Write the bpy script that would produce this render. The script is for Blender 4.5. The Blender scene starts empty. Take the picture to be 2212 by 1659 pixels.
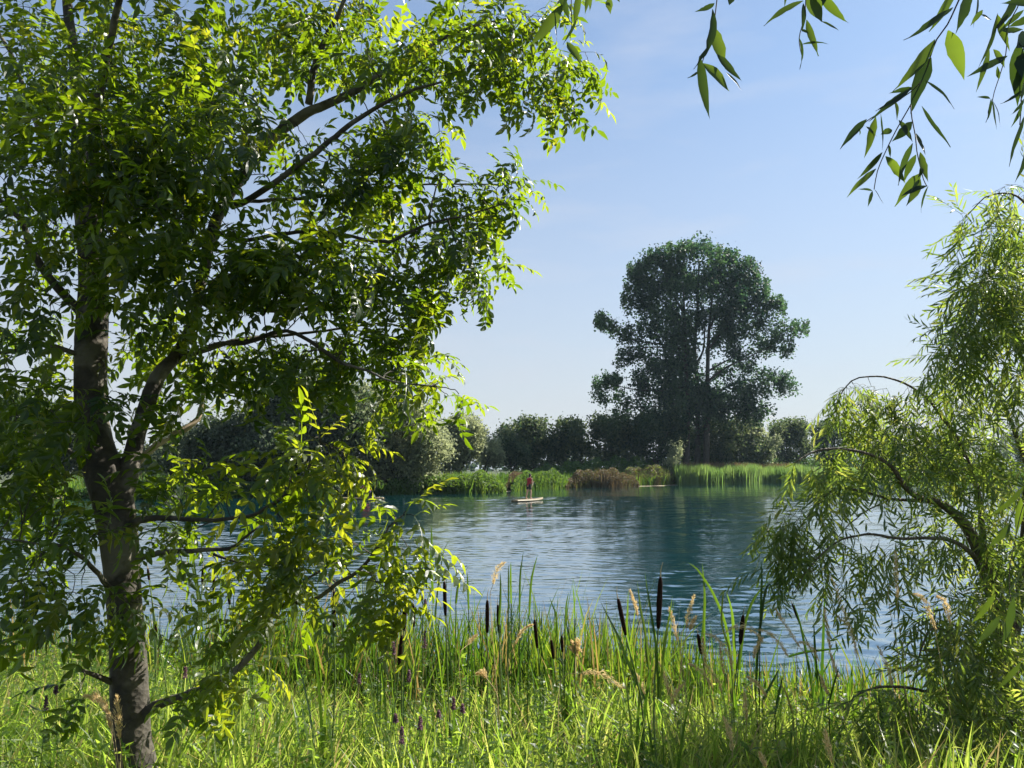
import bpy, math, random
import numpy as np
from mathutils import Vector

random.seed(11)
rng = np.random.default_rng(7)
S = bpy.context.scene
COL = S.collection

# ------------------------------------------------------------------ camera
CAM_Z = 2.2
FPX = 760.0
PITCH = math.atan((469.0 - 384.0) / FPX)
cam_d = bpy.data.cameras.new('camera')
cam_d.sensor_width = 36.0
cam_d.lens = 36.0 * FPX / 1024.0
cam_d.clip_start = 0.05
cam_d.clip_end = 20000.0
cam = bpy.data.objects.new('camera', cam_d)
COL.objects.link(cam)
cam.location = (0.0, 0.0, CAM_Z)
cam.rotation_euler = (math.pi / 2 + PITCH, 0.0, 0.0)
S.camera = cam

# ------------------------------------------------------------------ sky and sun
SUN_AZ = math.radians(57.0)     # clockwise from the view direction (+Y)
SUN_EL = math.radians(40.0)
world = bpy.data.worlds.new("World")
S.world = world
world.use_nodes = True
wn, wl = world.node_tree.nodes, world.node_tree.links
wn.clear()
w_out = wn.new('ShaderNodeOutputWorld')
w_bg = wn.new('ShaderNodeBackground')
w_sky = wn.new('ShaderNodeTexSky')
w_sky.sky_type = 'NISHITA'
w_sky.sun_disc = False
w_sky.sun_elevation = SUN_EL
w_sky.sun_rotation = SUN_AZ
w_sky.altitude = 0.0
w_sky.air_density = 1.25
w_sky.dust_density = 0.35
w_sky.ozone_density = 2.2
w_bg.inputs['Strength'].default_value = 0.060
# thin high haze and a few faint cloud wisps, by direction
w_tc = wn.new('ShaderNodeTexCoord')
w_sep = wn.new('ShaderNodeSeparateXYZ')
wl.new(w_tc.outputs['Generated'], w_sep.inputs[0])
w_map = wn.new('ShaderNodeMapping')
w_map.inputs['Scale'].default_value = (2.6, 2.6, 11.0)
wl.new(w_tc.outputs['Generated'], w_map.inputs['Vector'])
w_noise = wn.new('ShaderNodeTexNoise')
w_noise.inputs['Scale'].default_value = 1.6
w_noise.inputs['Detail'].default_value = 5.0
w_noise.inputs['Roughness'].default_value = 0.55
wl.new(w_map.outputs[0], w_noise.inputs['Vector'])
w_r = wn.new('ShaderNodeMapRange')
w_r.inputs['From Min'].default_value = 0.48
w_r.inputs['From Max'].default_value = 0.78
w_r.inputs['To Min'].default_value = 0.0
w_r.inputs['To Max'].default_value = 0.35
wl.new(w_noise.outputs['Fac'], w_r.inputs['Value'])
w_mix = wn.new('ShaderNodeMix')
w_mix.data_type = 'RGBA'
w_mix.inputs['B'].default_value = (5.4, 5.7, 6.3, 1)
wl.new(w_r.outputs[0], w_mix.inputs['Factor'])
w_tint = wn.new('ShaderNodeMix')
w_tint.data_type = 'RGBA'
w_tint.blend_type = 'MULTIPLY'
w_tint.inputs['Factor'].default_value = 1.0
w_tint.inputs['B'].default_value = (0.80, 0.93, 1.02, 1)
wl.new(w_sky.outputs[0], w_tint.inputs['A'])
wl.new(w_tint.outputs['Result'], w_mix.inputs['A'])
# pale veil low over the horizon
w_veil = wn.new('ShaderNodeMapRange')
w_veil.inputs['From Min'].default_value = 0.0
w_veil.inputs['From Max'].default_value = 0.48
w_veil.inputs['To Min'].default_value = 0.9
w_veil.inputs['To Max'].default_value = 0.20
wl.new(w_sep.outputs['Z'], w_veil.inputs['Value'])
w_mix2 = wn.new('ShaderNodeMix')
w_mix2.data_type = 'RGBA'
w_mix2.inputs['B'].default_value = (4.35, 4.40, 4.85, 1)
wl.new(w_veil.outputs[0], w_mix2.inputs['Factor'])
wl.new(w_mix.outputs['Result'], w_mix2.inputs['A'])
wl.new(w_mix2.outputs['Result'], w_bg.inputs['Color'])
wl.new(w_bg.outputs[0], w_out.inputs[0])

sun_d = bpy.data.lights.new('sun', 'SUN')
sun_d.energy = 5.0
sun_d.angle = math.radians(0.5)
sun_d.color = (1.0, 0.95, 0.86)
sun = bpy.data.objects.new('sun', sun_d)
COL.objects.link(sun)
SUN_DIR = Vector((math.sin(SUN_AZ) * math.cos(SUN_EL), math.cos(SUN_AZ) * math.cos(SUN_EL), math.sin(SUN_EL)))
sun.rotation_euler = SUN_DIR.to_track_quat('Z', 'Y').to_euler()
sun.location = SUN_DIR * 60

S.view_settings.view_transform = 'Standard'
S.view_settings.look = 'None'
S.view_settings.exposure = 1.32
S.view_settings.gamma = 1.0
S.view_settings.use_curve_mapping = False
S.render.engine = 'CYCLES'
cy = S.cycles
cy.max_bounces = 7
cy.diffuse_bounces = 3
cy.glossy_bounces = 3
cy.transmission_bounces = 4
cy.transparent_max_bounces = 6
cy.volume_bounces = 0
cy.sample_clamp_indirect = 6.0
cy.caustics_reflective = False
cy.caustics_refractive = False
cy.use_denoising = True
cy.use_adaptive_sampling = True
cy.adaptive_threshold = 0.015

# ------------------------------------------------------------------ helpers
K = 1024.0 / 2212.0   # the photograph was measured on a 2212 wide grid
cp, sp = math.cos(PITCH), math.sin(PITCH)

def P(x, y, Y):
    """World point at distance Y in front of the viewpoint, from a measured direction."""
    x = np.asarray(x, float); y = np.asarray(y, float); Y = np.asarray(Y, float)
    u = (x * K - 512.0) / FPX
    v = -(y * K - 384.0) / FPX
    dy = cp - v * sp
    dz = sp + v * cp
    t = Y / dy
    return np.stack([u * t, Y + 0 * t, CAM_Z + dz * t], -1)

def mpp(Y):
    """metres per measured unit at distance Y"""
    return K * Y / FPX

def water_hit(x, y, z=0.0):
    u = (x * K - 512.0) / FPX
    v = -(y * K - 384.0) / FPX
    dy = cp - v * sp; dz = sp + v * cp
    t = (z - CAM_Z) / dz
    return np.array([u * t, dy * t, z])

def tag(o, label=None, cat=None, group=None, kind=None):
    if label: o['label'] = label
    if cat: o['category'] = cat
    if group: o['group'] = group
    if kind: o['kind'] = kind
    return o

def empty(name, loc, label, cat, group=None, rz=0.0):
    o = bpy.data.objects.new(name, None)
    o.empty_display_size = 0.1
    COL.objects.link(o)
    o.location = tuple(float(c) for c in loc)
    o.rotation_euler = (0, 0, rz)
    return tag(o, label, cat, group)

def link(name, me, mat=None, parent=None, origin=None):
    if mat is not None and len(me.materials) == 0:
        me.materials.append(mat)
    o = bpy.data.objects.new(name, me)
    COL.objects.link(o)
    if origin is not None:
        o.location = tuple(float(c) for c in origin)
    if parent is not None:
        o.parent = parent
        if parent.parent is None:
            o.matrix_parent_inverse = parent.matrix_basis.inverted()
    return o

def mesh_np(name, V, faces, tint=None, smooth=False):
    """faces: list of (n,k) int arrays; tint: per-face float array"""
    me = bpy.data.meshes.new(name)
    V = np.asarray(V, np.float32)
    faces = [np.asarray(f, np.int32) for f in faces if len(f)]
    nl = sum(f.size for f in faces); nf = sum(len(f) for f in faces)
    me.vertices.add(len(V)); me.vertices.foreach_set('co', V.ravel())
    me.loops.add(nl); me.loops.foreach_set('vertex_index', np.concatenate([f.ravel() for f in faces]))
    tot = np.concatenate([np.full(len(f), f.shape[1], np.int32) for f in faces])
    st = np.zeros(nf, np.int32); st[1:] = np.cumsum(tot)[:-1]
    me.polygons.add(nf); me.polygons.foreach_set('loop_start', st)
    if tint is not None:
        a = me.attributes.new('tint', 'FLOAT', 'FACE')
        a.data.foreach_set('value', np.asarray(tint, np.float32))
    me.polygons.foreach_set('use_smooth', np.full(nf, smooth))
    me.update(calc_edges=True)
    return me

class Soup:
    """collects many small pieces into one mesh"""
    def __init__(self):
        self.V = []; self.F = {3: [], 4: []}; self.T = {3: [], 4: []}; self.n = 0
    def add(self, V, faces, tint=0.5):
        V = np.asarray(V, np.float32)
        for f in faces:
            f = np.asarray(f, np.int32)
            if not len(f): continue
            k = f.shape[1]
            self.F[k].append(f + self.n)
            t = np.asarray(tint, np.float32)
            self.T[k].append(np.full(len(f), float(t), np.float32) if t.ndim == 0 else t)
        self.V.append(V); self.n += len(V)
    def inst(self, T, M, pos, scale, tint):
        """T=(V,faces); M (n,3,3) columns are axes; pos (n,3); scale (n,) ; tint (n,)"""
        V0, faces = T
        n = len(pos)
        if n == 0: return
        W = np.einsum('nij,vj->nvi', M * scale[:, None, None], V0) + pos[:, None, :]
        off = (np.arange(n) * len(V0))[:, None, None]
        for f in faces:
            f = np.asarray(f, np.int32)
            k = f.shape[1]
            self.F[k].append((f[None] + off).reshape(-1, k).astype(np.int32) + self.n)
            self.T[k].append(np.repeat(np.asarray(tint, np.float32), len(f)))
        self.V.append(W.reshape(-1, 3).astype(np.float32)); self.n += n * len(V0)
    def build(self, name, mat, parent=None, smooth=False, origin=None):
        V = np.concatenate(self.V)
        if origin is not None:
            V = V - np.asarray(origin, np.float32)
        fs = []; ts = []
        for k in (3, 4):
            if self.F[k]:
                fs.append(np.concatenate(self.F[k])); ts.append(np.concatenate(self.T[k]))
        me = mesh_np(name, V, fs, np.concatenate(ts), smooth)
        return link(name, me, mat, parent, origin)

def frames(d, up=None, roll=None):
    """orthonormal frames with columns x, y=d, z ~ up"""
    d = d / np.linalg.norm(d, axis=1, keepdims=True)
    if up is None: up = np.tile([0.0, 0.0, 1.0], (len(d), 1))
    x = np.cross(d, up); ln = np.linalg.norm(x, axis=1, keepdims=True)
    x = np.where(ln < 1e-3, np.array([[1.0, 0, 0]]), x / np.maximum(ln, 1e-6))
    z = np.cross(x, d)
    if roll is not None:
        c, s = np.cos(roll)[:, None], np.sin(roll)[:, None]
        x, z = x * c + z * s, z * c - x * s
    return np.stack([x, d, z], -1)

def tube(pts, rad, sides=6, cap=True):
    pts = np.asarray(pts, float); n = len(pts)
    rad = np.broadcast_to(np.asarray(rad, float), (n,))
    t = np.gradient(pts, axis=0)
    t /= np.maximum(np.linalg.norm(t, axis=1, keepdims=True), 1e-9)
    a = np.array([0, 0, 1.0]) if abs(t[0][2]) < 0.9 else np.array([1.0, 0, 0])
    u = np.cross(t[0], a); u /= np.linalg.norm(u)
    U = np.zeros((n, 3))
    for i in range(n):
        u = u - t[i] * np.dot(u, t[i]); u /= max(np.linalg.norm(u), 1e-9); U[i] = u
    W = np.cross(t, U)
    ang = np.arange(sides) / sides * 2 * math.pi
    V = pts[:, None, :] + rad[:, None, None] * (np.cos(ang)[None, :, None] * U[:, None, :] + np.sin(ang)[None, :, None] * W[:, None, :])
    V = V.reshape(-1, 3)
    i = np.arange(n - 1)[:, None]; j = np.arange(sides)[None, :]; jn = (j + 1) % sides
    Q = np.stack([i * sides + j, i * sides + jn, (i + 1) * sides + jn, (i + 1) * sides + j], -1).reshape(-1, 4)
    F = [Q]
    if cap:
        V = np.vstack([V, pts[-1] + t[-1] * rad[-1] * 0.5, pts[0]])
        c = len(V) - 2
        b = (n - 1) * sides
        jj = np.arange(sides)
        F.append(np.concatenate([np.stack([b + jj, b + (jj + 1) % sides, np.full(sides, c)], -1),
                                 np.stack([(jj + 1) % sides, jj, np.full(sides, c + 1)], -1)]))
    return V, F

def smooth_path(pts, step):
    """Catmull-Rom resample of control points (n,k) with spacing about step in the first three columns"""
    pts = np.asarray(pts, float)
    out = []
    ext = np.vstack([2 * pts[0] - pts[1], pts, 2 * pts[-1] - pts[-2]])
    for i in range(1, len(ext) - 2):
        a, b, c, d = ext[i - 1], ext[i], ext[i + 1], ext[i + 2]
        m = max(2, int(np.linalg.norm((c - b)[:3]) / step) + 1)
        for s in np.arange(m) / m:
            out.append(0.5 * (2 * b + (c - a) * s + (2 * a - 5 * b + 4 * c - d) * s * s + (3 * b - a - 3 * c + d) * s ** 3))
    out.append(pts[-1])
    return np.array(out)

# ------------------------------------------------------------------ materials
def new_mat(name):
    m = bpy.data.materials.new(name); m.use_nodes = True
    nt = m.node_tree; nt.nodes.clear()
    return m, nt.nodes, nt.links

def ramp(N, cols, fac=None, L=None, interp='LINEAR'):
    r = N.new('ShaderNodeValToRGB')
    e = r.color_ramp.elements
    r.color_ramp.interpolation = interp
    while len(e) < len(cols): e.new(0.5)
    for k, (p, c) in enumerate(cols):
        e[k].position = p; e[k].color = (*c, 1)
    if fac is not None: L.new(fac, r.inputs[0])
    return r

def leaf_mat(name, cols, trans, tmix=0.45, rough=0.42, spec=0.35, vein=0.0, back=None, blotch=0.25, bscale=9.0):
    """thin two-sided leaf: cols = ramp over the per-face tint, trans = ramp of what light shines through"""
    m, N, L = new_mat(name)
    out = N.new('ShaderNodeOutputMaterial')
    at = N.new('ShaderNodeAttribute'); at.attribute_name = 'tint'
    r1 = ramp(N, cols, at.outputs['Fac'], L)
    r2 = ramp(N, trans, at.outputs['Fac'], L)
    tc = N.new('ShaderNodeTexCoord')
    nz = N.new('ShaderNodeTexNoise'); nz.inputs['Scale'].default_value = bscale; nz.inputs['Detail'].default_value = 3
    L.new(tc.outputs['Object'], nz.inputs['Vector'])
    mr = N.new('ShaderNodeMapRange')
    mr.inputs['From Min'].default_value = 0.3; mr.inputs['From Max'].default_value = 0.7
    mr.inputs['To Min'].default_value = 1 - blotch; mr.inputs['To Max'].default_value = 1 + blotch
    L.new(nz.outputs['Fac'], mr.inputs['Value'])
    vm = N.new('ShaderNodeVectorMath'); vm.operation = 'SCALE'
    L.new(r1.outputs[0], vm.inputs[0]); L.new(mr.outputs[0], vm.inputs['Scale'])
    col = vm.outputs[0]
    if back is not None:
        ge = N.new('ShaderNodeNewGeometry')
        mb = N.new('ShaderNodeMix'); mb.data_type = 'RGBA'
        L.new(ge.outputs['Backfacing'], mb.inputs['Factor'])
        L.new(col, mb.inputs['A']); mb.inputs['B'].default_value = (*back, 1)
        col = mb.outputs['Result']
    b = N.new('ShaderNodeBsdfPrincipled')
    b.inputs['Roughness'].default_value = rough
    b.inputs['Specular IOR Level'].default_value = spec
    L.new(col, b.inputs['Base Color'])
    t = N.new('ShaderNodeBsdfTranslucent')
    L.new(r2.outputs[0], t.inputs['Color'])
    mx = N.new('ShaderNodeMixShader'); mx.inputs[0].default_value = tmix
    L.new(b.outputs[0], mx.inputs[1]); L.new(t.outputs[0], mx.inputs[2])
    L.new(mx.outputs[0], out.inputs[0])
    return m

def bark_mat(name, dark, light, patch, scale=6.0, bump=0.02):
    m, N, L = new_mat(name)
    out = N.new('ShaderNodeOutputMaterial')
    b = N.new('ShaderNodeBsdfPrincipled'); b.inputs['Roughness'].default_value = 0.85
    tc = N.new('ShaderNodeTexCoord')
    mp = N.new('ShaderNodeMapping'); mp.inputs['Scale'].default_value = (scale, scale, scale * 1.1)
    L.new(tc.outputs['Object'], mp.inputs[0])
    n1 = N.new('ShaderNodeTexNoise'); n1.inputs['Scale'].default_value = 2.5; n1.inputs['Detail'].default_value = 9; n1.inputs['Roughness'].default_value = 0.7
    n2 = N.new('ShaderNodeTexNoise'); n2.inputs['Scale'].default_value = 1.1; n2.inputs['Detail'].default_value = 4
    n3 = N.new('ShaderNodeTexVoronoi'); n3.inputs['Scale'].default_value = 9
    for n in (n1, n2, n3): L.new(mp.outputs[0], n.inputs['Vector'])
    r1 = ramp(N, [(0.3, dark), (0.7, light)], n1.outputs['Fac'], L)
    r2 = ramp(N, [(0.52, (0, 0, 0)), (0.62, (1, 1, 1))], n2.outputs['Fac'], L)
    mx = N.new('ShaderNodeMix'); mx.data_type = 'RGBA'
    L.new(r2.outputs[0], mx.inputs['Factor']); L.new(r1.outputs[0], mx.inputs['A']); mx.inputs['B'].default_value = (*patch, 1)
    L.new(mx.outputs['Result'], b.inputs['Base Color'])
    ad = N.new('ShaderNodeMath'); ad.operation = 'ADD'
    L.new(n1.outputs['Fac'], ad.inputs[0]); L.new(n3.outputs['Distance'], ad.inputs[1])
    bp = N.new('ShaderNodeBump'); bp.inputs['Strength'].default_value = 0.8; bp.inputs['Distance'].default_value = bump
    L.new(ad.outputs[0], bp.inputs['Height']); L.new(bp.outputs[0], b.inputs['Normal'])
    L.new(b.outputs[0], out.inputs[0])
    return m

def plain_mat(name, col, rough=0.7, var=0.2, scale=20.0, spec=0.3, col2=None, bump=0.0):
    m, N, L = new_mat(name)
    out = N.new('ShaderNodeOutputMaterial')
    b = N.new('ShaderNodeBsdfPrincipled'); b.inputs['Roughness'].default_value = rough
    b.inputs['Specular IOR Level'].default_value = spec
    tc = N.new('ShaderNodeTexCoord')
    n1 = N.new('ShaderNodeTexNoise'); n1.inputs['Scale'].default_value = scale; n1.inputs['Detail'].default_value = 4
    L.new(tc.outputs['Object'], n1.inputs['Vector'])
    c2 = col2 or tuple(c * (1 - var) for c in col)
    c1 = col if col2 else tuple(min(1, c * (1 + var)) for c in col)
    r1 = ramp(N, [(0.35, c2), (0.65, c1)], n1.outputs['Fac'], L)
    L.new(r1.outputs[0], b.inputs['Base Color'])
    if bump:
        bp = N.new('ShaderNodeBump'); bp.inputs['Distance'].default_value = bump
        L.new(n1.outputs['Fac'], bp.inputs['Height']); L.new(bp.outputs[0], b.inputs['Normal'])
    L.new(b.outputs[0], out.inputs[0])
    return m

M = {}
M['ash'] = leaf_mat('ash leaf', [(0, (.008, .020, .008)), (.5, (.013, .032, .009)), (1, (.045, .065, .014))],
                    [(0, (.10, .20, .006)), (.5, (.36, .52, .010)), (1, (.64, .66, .03))], tmix=.44, rough=.36, spec=.4, back=(.024, .042, .020))
M['willow'] = leaf_mat('willow leaf', [(0, (.026, .050, .018)), (.5, (.042, .075, .022)), (1, (.10, .12, .035))],
                       [(0, (.20, .32, .03)), (.5, (.36, .48, .05)), (1, (.58, .58, .10))], tmix=.5, rough=.42, spec=.35, back=(.12, .17, .10))
M['overhang'] = leaf_mat('overhanging willow leaf', [(0, (.012, .028, .012)), (1, (.030, .055, .018))],
                         [(0, (.030, .065, .008)), (1, (.20, .30, .02))], tmix=.42, rough=.45, back=(.02, .04, .02), blotch=.4, bscale=40)
M['grass'] = leaf_mat('bank grass', [(0, (.030, .065, .010)), (.45, (.070, .120, .018)), (.8, (.17, .20, .07)), (.9, (.28, .23, .10)), (1, (.36, .28, .14))],
                      [(0, (.16, .33, .025)), (.45, (.38, .54, .05)), (.8, (.62, .68, .13)), (.9, (.50, .38, .14)), (1, (.5, .38, .16))], tmix=.56, rough=.42, spec=.4)
M['reed'] = leaf_mat('reed leaf', [(0, (.012, .030, .010)), (.5, (.028, .058, .014)), (.85, (.09, .12, .03)), (.92, (.30, .22, .08)), (1, (.38, .27, .12))],
                     [(0, (.06, .16, .01)), (.5, (.22, .38, .02)), (.85, (.42, .52, .04)), (.92, (.45, .30, .08)), (1, (.45, .32, .12))], tmix=.4, rough=.4, spec=.4)
M['poplar'] = leaf_mat('poplar leaf', [(0, (.012, .032, .018)), (1, (.045, .085, .035))], [(0, (.015, .06, .03)), (1, (.12, .24, .07))], tmix=.4, rough=.5, spec=.3, back=(.05, .075, .05), bscale=.4)
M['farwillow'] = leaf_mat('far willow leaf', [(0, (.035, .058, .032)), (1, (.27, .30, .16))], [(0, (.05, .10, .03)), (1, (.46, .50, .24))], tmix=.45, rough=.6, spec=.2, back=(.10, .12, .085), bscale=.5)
M['farbush'] = leaf_mat('far bush leaf', [(0, (.014, .034, .018)), (.7, (.040, .068, .030)), (1, (.12, .15, .065))], [(0, (.03, .08, .03)), (1, (.22, .27, .09))], tmix=.4, rough=.6, spec=.2, bscale=.5)
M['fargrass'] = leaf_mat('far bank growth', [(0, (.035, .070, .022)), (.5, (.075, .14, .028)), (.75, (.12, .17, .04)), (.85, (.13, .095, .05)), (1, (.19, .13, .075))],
                         [(0, (.06, .15, .02)), (.5, (.19, .34, .03)), (.75, (.28, .38, .05)), (.85, (.12, .09, .04)), (1, (.2, .13, .06))], tmix=.4, rough=.6, spec=.2, bscale=.5)
M['reedbed'] = leaf_mat('far reed leaf', [(0, (.05, .10, .035)), (1, (.17, .25, .08))], [(0, (.14, .28, .05)), (1, (.38, .52, .12))], tmix=.45, rough=.6, spec=.2, bscale=.5)
M['bark'] = bark_mat('ash bark', (.018, .016, .012), (.085, .072, .052), (.15, .135, .10), 5.0, .006)
M['twig'] = plain_mat('ash twig', (.055, .048, .034), .8, .3, 30)
M['deadwood'] = plain_mat('dead wood', (.42, .33, .22), .8, .25, 14)
M['wbark'] = bark_mat('willow bark', (.05, .042, .028), (.15, .12, .075), (.17, .15, .10))
M['wtwig'] = plain_mat('willow twig', (.13, .095, .045), .7, .3, 30)
M['otwig'] = plain_mat('overhanging twig', (.06, .045, .035), .7, .3, 50)
M['farbark'] = plain_mat('far bark', (.06, .052, .042), .9, .3, 3)
M['spike'] = plain_mat('cattail spike', (.022, .011, .007), .95, .35, 260, .1, bump=.002)
M['stalk'] = plain_mat('cattail stalk', (.10, .15, .035), .6, .25, 30)
M['plume'] = leaf_mat('dry plume', [(0, (.56, .42, .20)), (1, (.78, .64, .38))], [(0, (.72, .52, .22)), (1, (.88, .70, .36))], tmix=.5, rough=.8, spec=.1, bscale=60)
M['drystem'] = plain_mat('dry stem', (.40, .30, .14), .8, .2, 30)
M['purple'] = leaf_mat('purple flower', [(0, (.16, .09, .12)), (1, (.30, .19, .23))], [(0, (.18, .07, .12)), (1, (.3, .16, .2))], tmix=.4, rough=.7, spec=.1, bscale=60)
M['skin'] = plain_mat('skin', (.50, .30, .22), .55, .08, 12)
M['vest'] = plain_mat('red vest', (.36, .030, .035), .8, .15, 14)
M['shorts'] = plain_mat('black shorts', (.012, .012, .016), .8, .2, 14)
M['trousers'] = plain_mat('dark trousers', (.014, .015, .025), .8, .2, 14)
M['hair'] = plain_mat('dark hair', (.018, .012, .010), .6, .3, 60)
M['board'] = plain_mat('board top', (.20, .16, .085), .45, .08, 3, .4)
M['boardrail'] = plain_mat('board rail', (.24, .19, .10), .4, .08, 3, .4)
M['shaft'] = plain_mat('paddle shaft', (.05, .05, .05), .4, .1, 9)
M['blade'] = plain_mat('paddle blade', (.30, .55, .22), .4, .1, 9)
# ------------------------------------------------------------------ ground and water
fx = np.array([-120., -60., -23.9, -1.0, 6.4, 22.8, 46.7, 68.9, 120.])
fy = np.array([62., 59., 57., 74., 87., 103., 124., 150., 165.])
def far_shore(x):
    return np.interp(x, fx, fy) + 0.8 * np.sin(x * 0.35) + 0.5 * np.sin(x * 0.83 + 1)
nx = np.array([-60., -12., -7., -3., 0., 3., 6., 12., 60.])
ny = np.array([13., 11., 9.2, 8.0, 7.4, 6.7, 6.6, 7.5, 12.])
def near_shore(x):
    return np.interp(x, nx, ny) + 0.15 * np.sin(x * 1.9)
def ground_h(x, y):
    a = near_shore(x); b = far_shore(x)
    bump = 0.04 * np.sin(x * 2.1 + y * 1.3) + 0.03 * np.sin(x * 4.7 - y * 3.9)
    hn = np.interp(y - a, [-60., -6., -4., -1.0, 0., 2.5, 8.], [0.9, .55, .5, .10, 0., -.7, -2.2]) + bump * np.clip((a - y) / 1.5, 0, 1)
    hf = np.interp(y - b, [-12., -3., 0., 3., 8., 30., 300., 3000.], [-2.2, -.5, 0., .06, .35, .6, 1.2, 3.0])
    return np.where(y < (a + b) / 2, hn, hf)

def grid_mesh(name, xs, ys, f):
    X, Yg = np.meshgrid(xs, ys)
    Z = f(X, Yg)
    V = np.stack([X, Yg, Z], -1).reshape(-1, 3)
    nxx = len(xs)
    i = np.arange(len(ys) - 1)[:, None]; j = np.arange(nxx - 1)[None]
    a = i * nxx + j
    Q = np.stack([a, a + 1, a + nxx + 1, a + nxx], -1).reshape(-1, 4)
    return mesh_np(name, V, [Q], None, True)

def gmat():
    m, N, L = new_mat('earth and turf')
    out = N.new('ShaderNodeOutputMaterial')
    b = N.new('ShaderNodeBsdfPrincipled'); b.inputs['Roughness'].default_value = .95
    ge = N.new('ShaderNodeNewGeometry'); sx = N.new('ShaderNodeSeparateXYZ'); L.new(ge.outputs['Position'], sx.inputs[0])
    n = N.new('ShaderNodeTexNoise'); n.inputs['Scale'].default_value = 1.3; n.inputs['Detail'].default_value = 8
    L.new(ge.outputs['Position'], n.inputs['Vector'])
    turf = ramp(N, [(.35, (.018, .028, .010)), (.55, (.040, .055, .018)), (.75, (.085, .07, .035))], n.outputs['Fac'], L)
    mr = N.new('ShaderNodeMapRange'); mr.inputs['From Min'].default_value = .05; mr.inputs['From Max'].default_value = .12
    L.new(sx.outputs['Z'], mr.inputs['Value'])
    mx = N.new('ShaderNodeMix'); mx.data_type = 'RGBA'
    mud = ramp(N, [(.3, (.12, .09, .055)), (.6, (.36, .31, .20))], n.outputs['Fac'], L)
    L.new(mr.outputs[0], mx.inputs['Factor']); L.new(mud.outputs[0], mx.inputs['A']); L.new(turf.outputs[0], mx.inputs['B'])
    L.new(mx.outputs['Result'], b.inputs['Base Color'])
    L.new(b.outputs[0], out.inputs[0])
    return m
xs = np.concatenate([-np.geomspace(1500, 140, 8), np.linspace(-130, -12, 60), np.linspace(-11.5, 11.5, 70), np.linspace(12, 130, 60), np.geomspace(140, 1500, 8)])
ys = np.concatenate([-np.geomspace(400, 20, 8), np.linspace(-15, 0, 8), np.linspace(.4, 14, 50), np.linspace(16, 54, 14), np.linspace(55, 175, 130), np.geomspace(180, 2500, 16)])
g = link('ground', grid_mesh('ground', xs, ys, ground_h), gmat()); tag(g, 'earth banks around the lake', kind='structure')

def watermat():
    m, N, L = new_mat('lake water')
    out = N.new('ShaderNodeOutputMaterial')
    df = N.new('ShaderNodeBsdfDiffuse'); df.inputs['Color'].default_value = (.001, .036, .044, 1)
    gl = N.new('ShaderNodeBsdfGlossy'); gl.inputs['Roughness'].default_value = .04; gl.inputs['Color'].default_value = (1, 1, 1, 1)
    lw = N.new('ShaderNodeLayerWeight'); lw.inputs['Blend'].default_value = .5
    pw = N.new('ShaderNodeMath'); pw.operation = 'POWER'; pw.inputs[1].default_value = 4.0
    L.new(lw.outputs['Facing'], pw.inputs[0])
    fr = N.new('ShaderNodeMapRange'); fr.inputs['To Min'].default_value = .40; fr.inputs['To Max'].default_value = 1.0
    L.new(pw.outputs[0], fr.inputs['Value'])
    mx = N.new('ShaderNodeMixShader')
    ge = N.new('ShaderNodeNewGeometry')
    def wave(sx, sy, sc, det, rot, dist=0.3):
        mp = N.new('ShaderNodeMapping'); mp.inputs['Scale'].default_value = (sx, sy, 1); mp.inputs['Rotation'].default_value = (0, 0, rot)
        L.new(ge.outputs['Position'], mp.inputs[0])
        n = N.new('ShaderNodeTexNoise'); n.inputs['Scale'].default_value = sc; n.inputs['Detail'].default_value = det
        n.inputs['Distortion'].default_value = dist; n.inputs['Roughness'].default_value = .5
        L.new(mp.outputs[0], n.inputs['Vector'])
        return n
    w1 = wave(.5, 1.0, 6.5, 4, .18)
    w2 = wave(.7, 1.0, 1.6, 2, -.25)
    w3 = wave(.5, 1.0, .22, 2, .1)
    b2 = N.new('ShaderNodeBump'); b2.inputs['Strength'].default_value = 1; b2.inputs['Distance'].default_value = .004
    L.new(w2.outputs['Fac'], b2.inputs['Height'])
    b1 = N.new('ShaderNodeBump'); b1.inputs['Strength'].default_value = 1
    L.new(w1.outputs['Fac'], b1.inputs['Height']); L.new(b2.outputs[0], b1.inputs['Normal'])
    # calmer and rougher patches
    mr = N.new('ShaderNodeMapRange'); mr.inputs['From Min'].default_value = .35; mr.inputs['From Max'].default_value = .65
    mr.inputs['To Min'].default_value = .005; mr.inputs['To Max'].default_value = .010
    L.new(w3.outputs['Fac'], mr.inputs['Value']); L.new(mr.outputs[0], b1.inputs['Distance'])
    L.new(b1.outputs[0], gl.inputs['Normal'])
    mu = N.new('ShaderNodeMath'); mu.operation = 'MULTIPLY'; mu.inputs[1].default_value = .96; L.new(fr.outputs[0], mu.inputs[0]); L.new(mu.outputs[0], mx.inputs[0]); L.new(df.outputs[0], mx.inputs[1]); L.new(gl.outputs[0], mx.inputs[2])
    L.new(mx.outputs[0], out.inputs[0])
    return m
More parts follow.
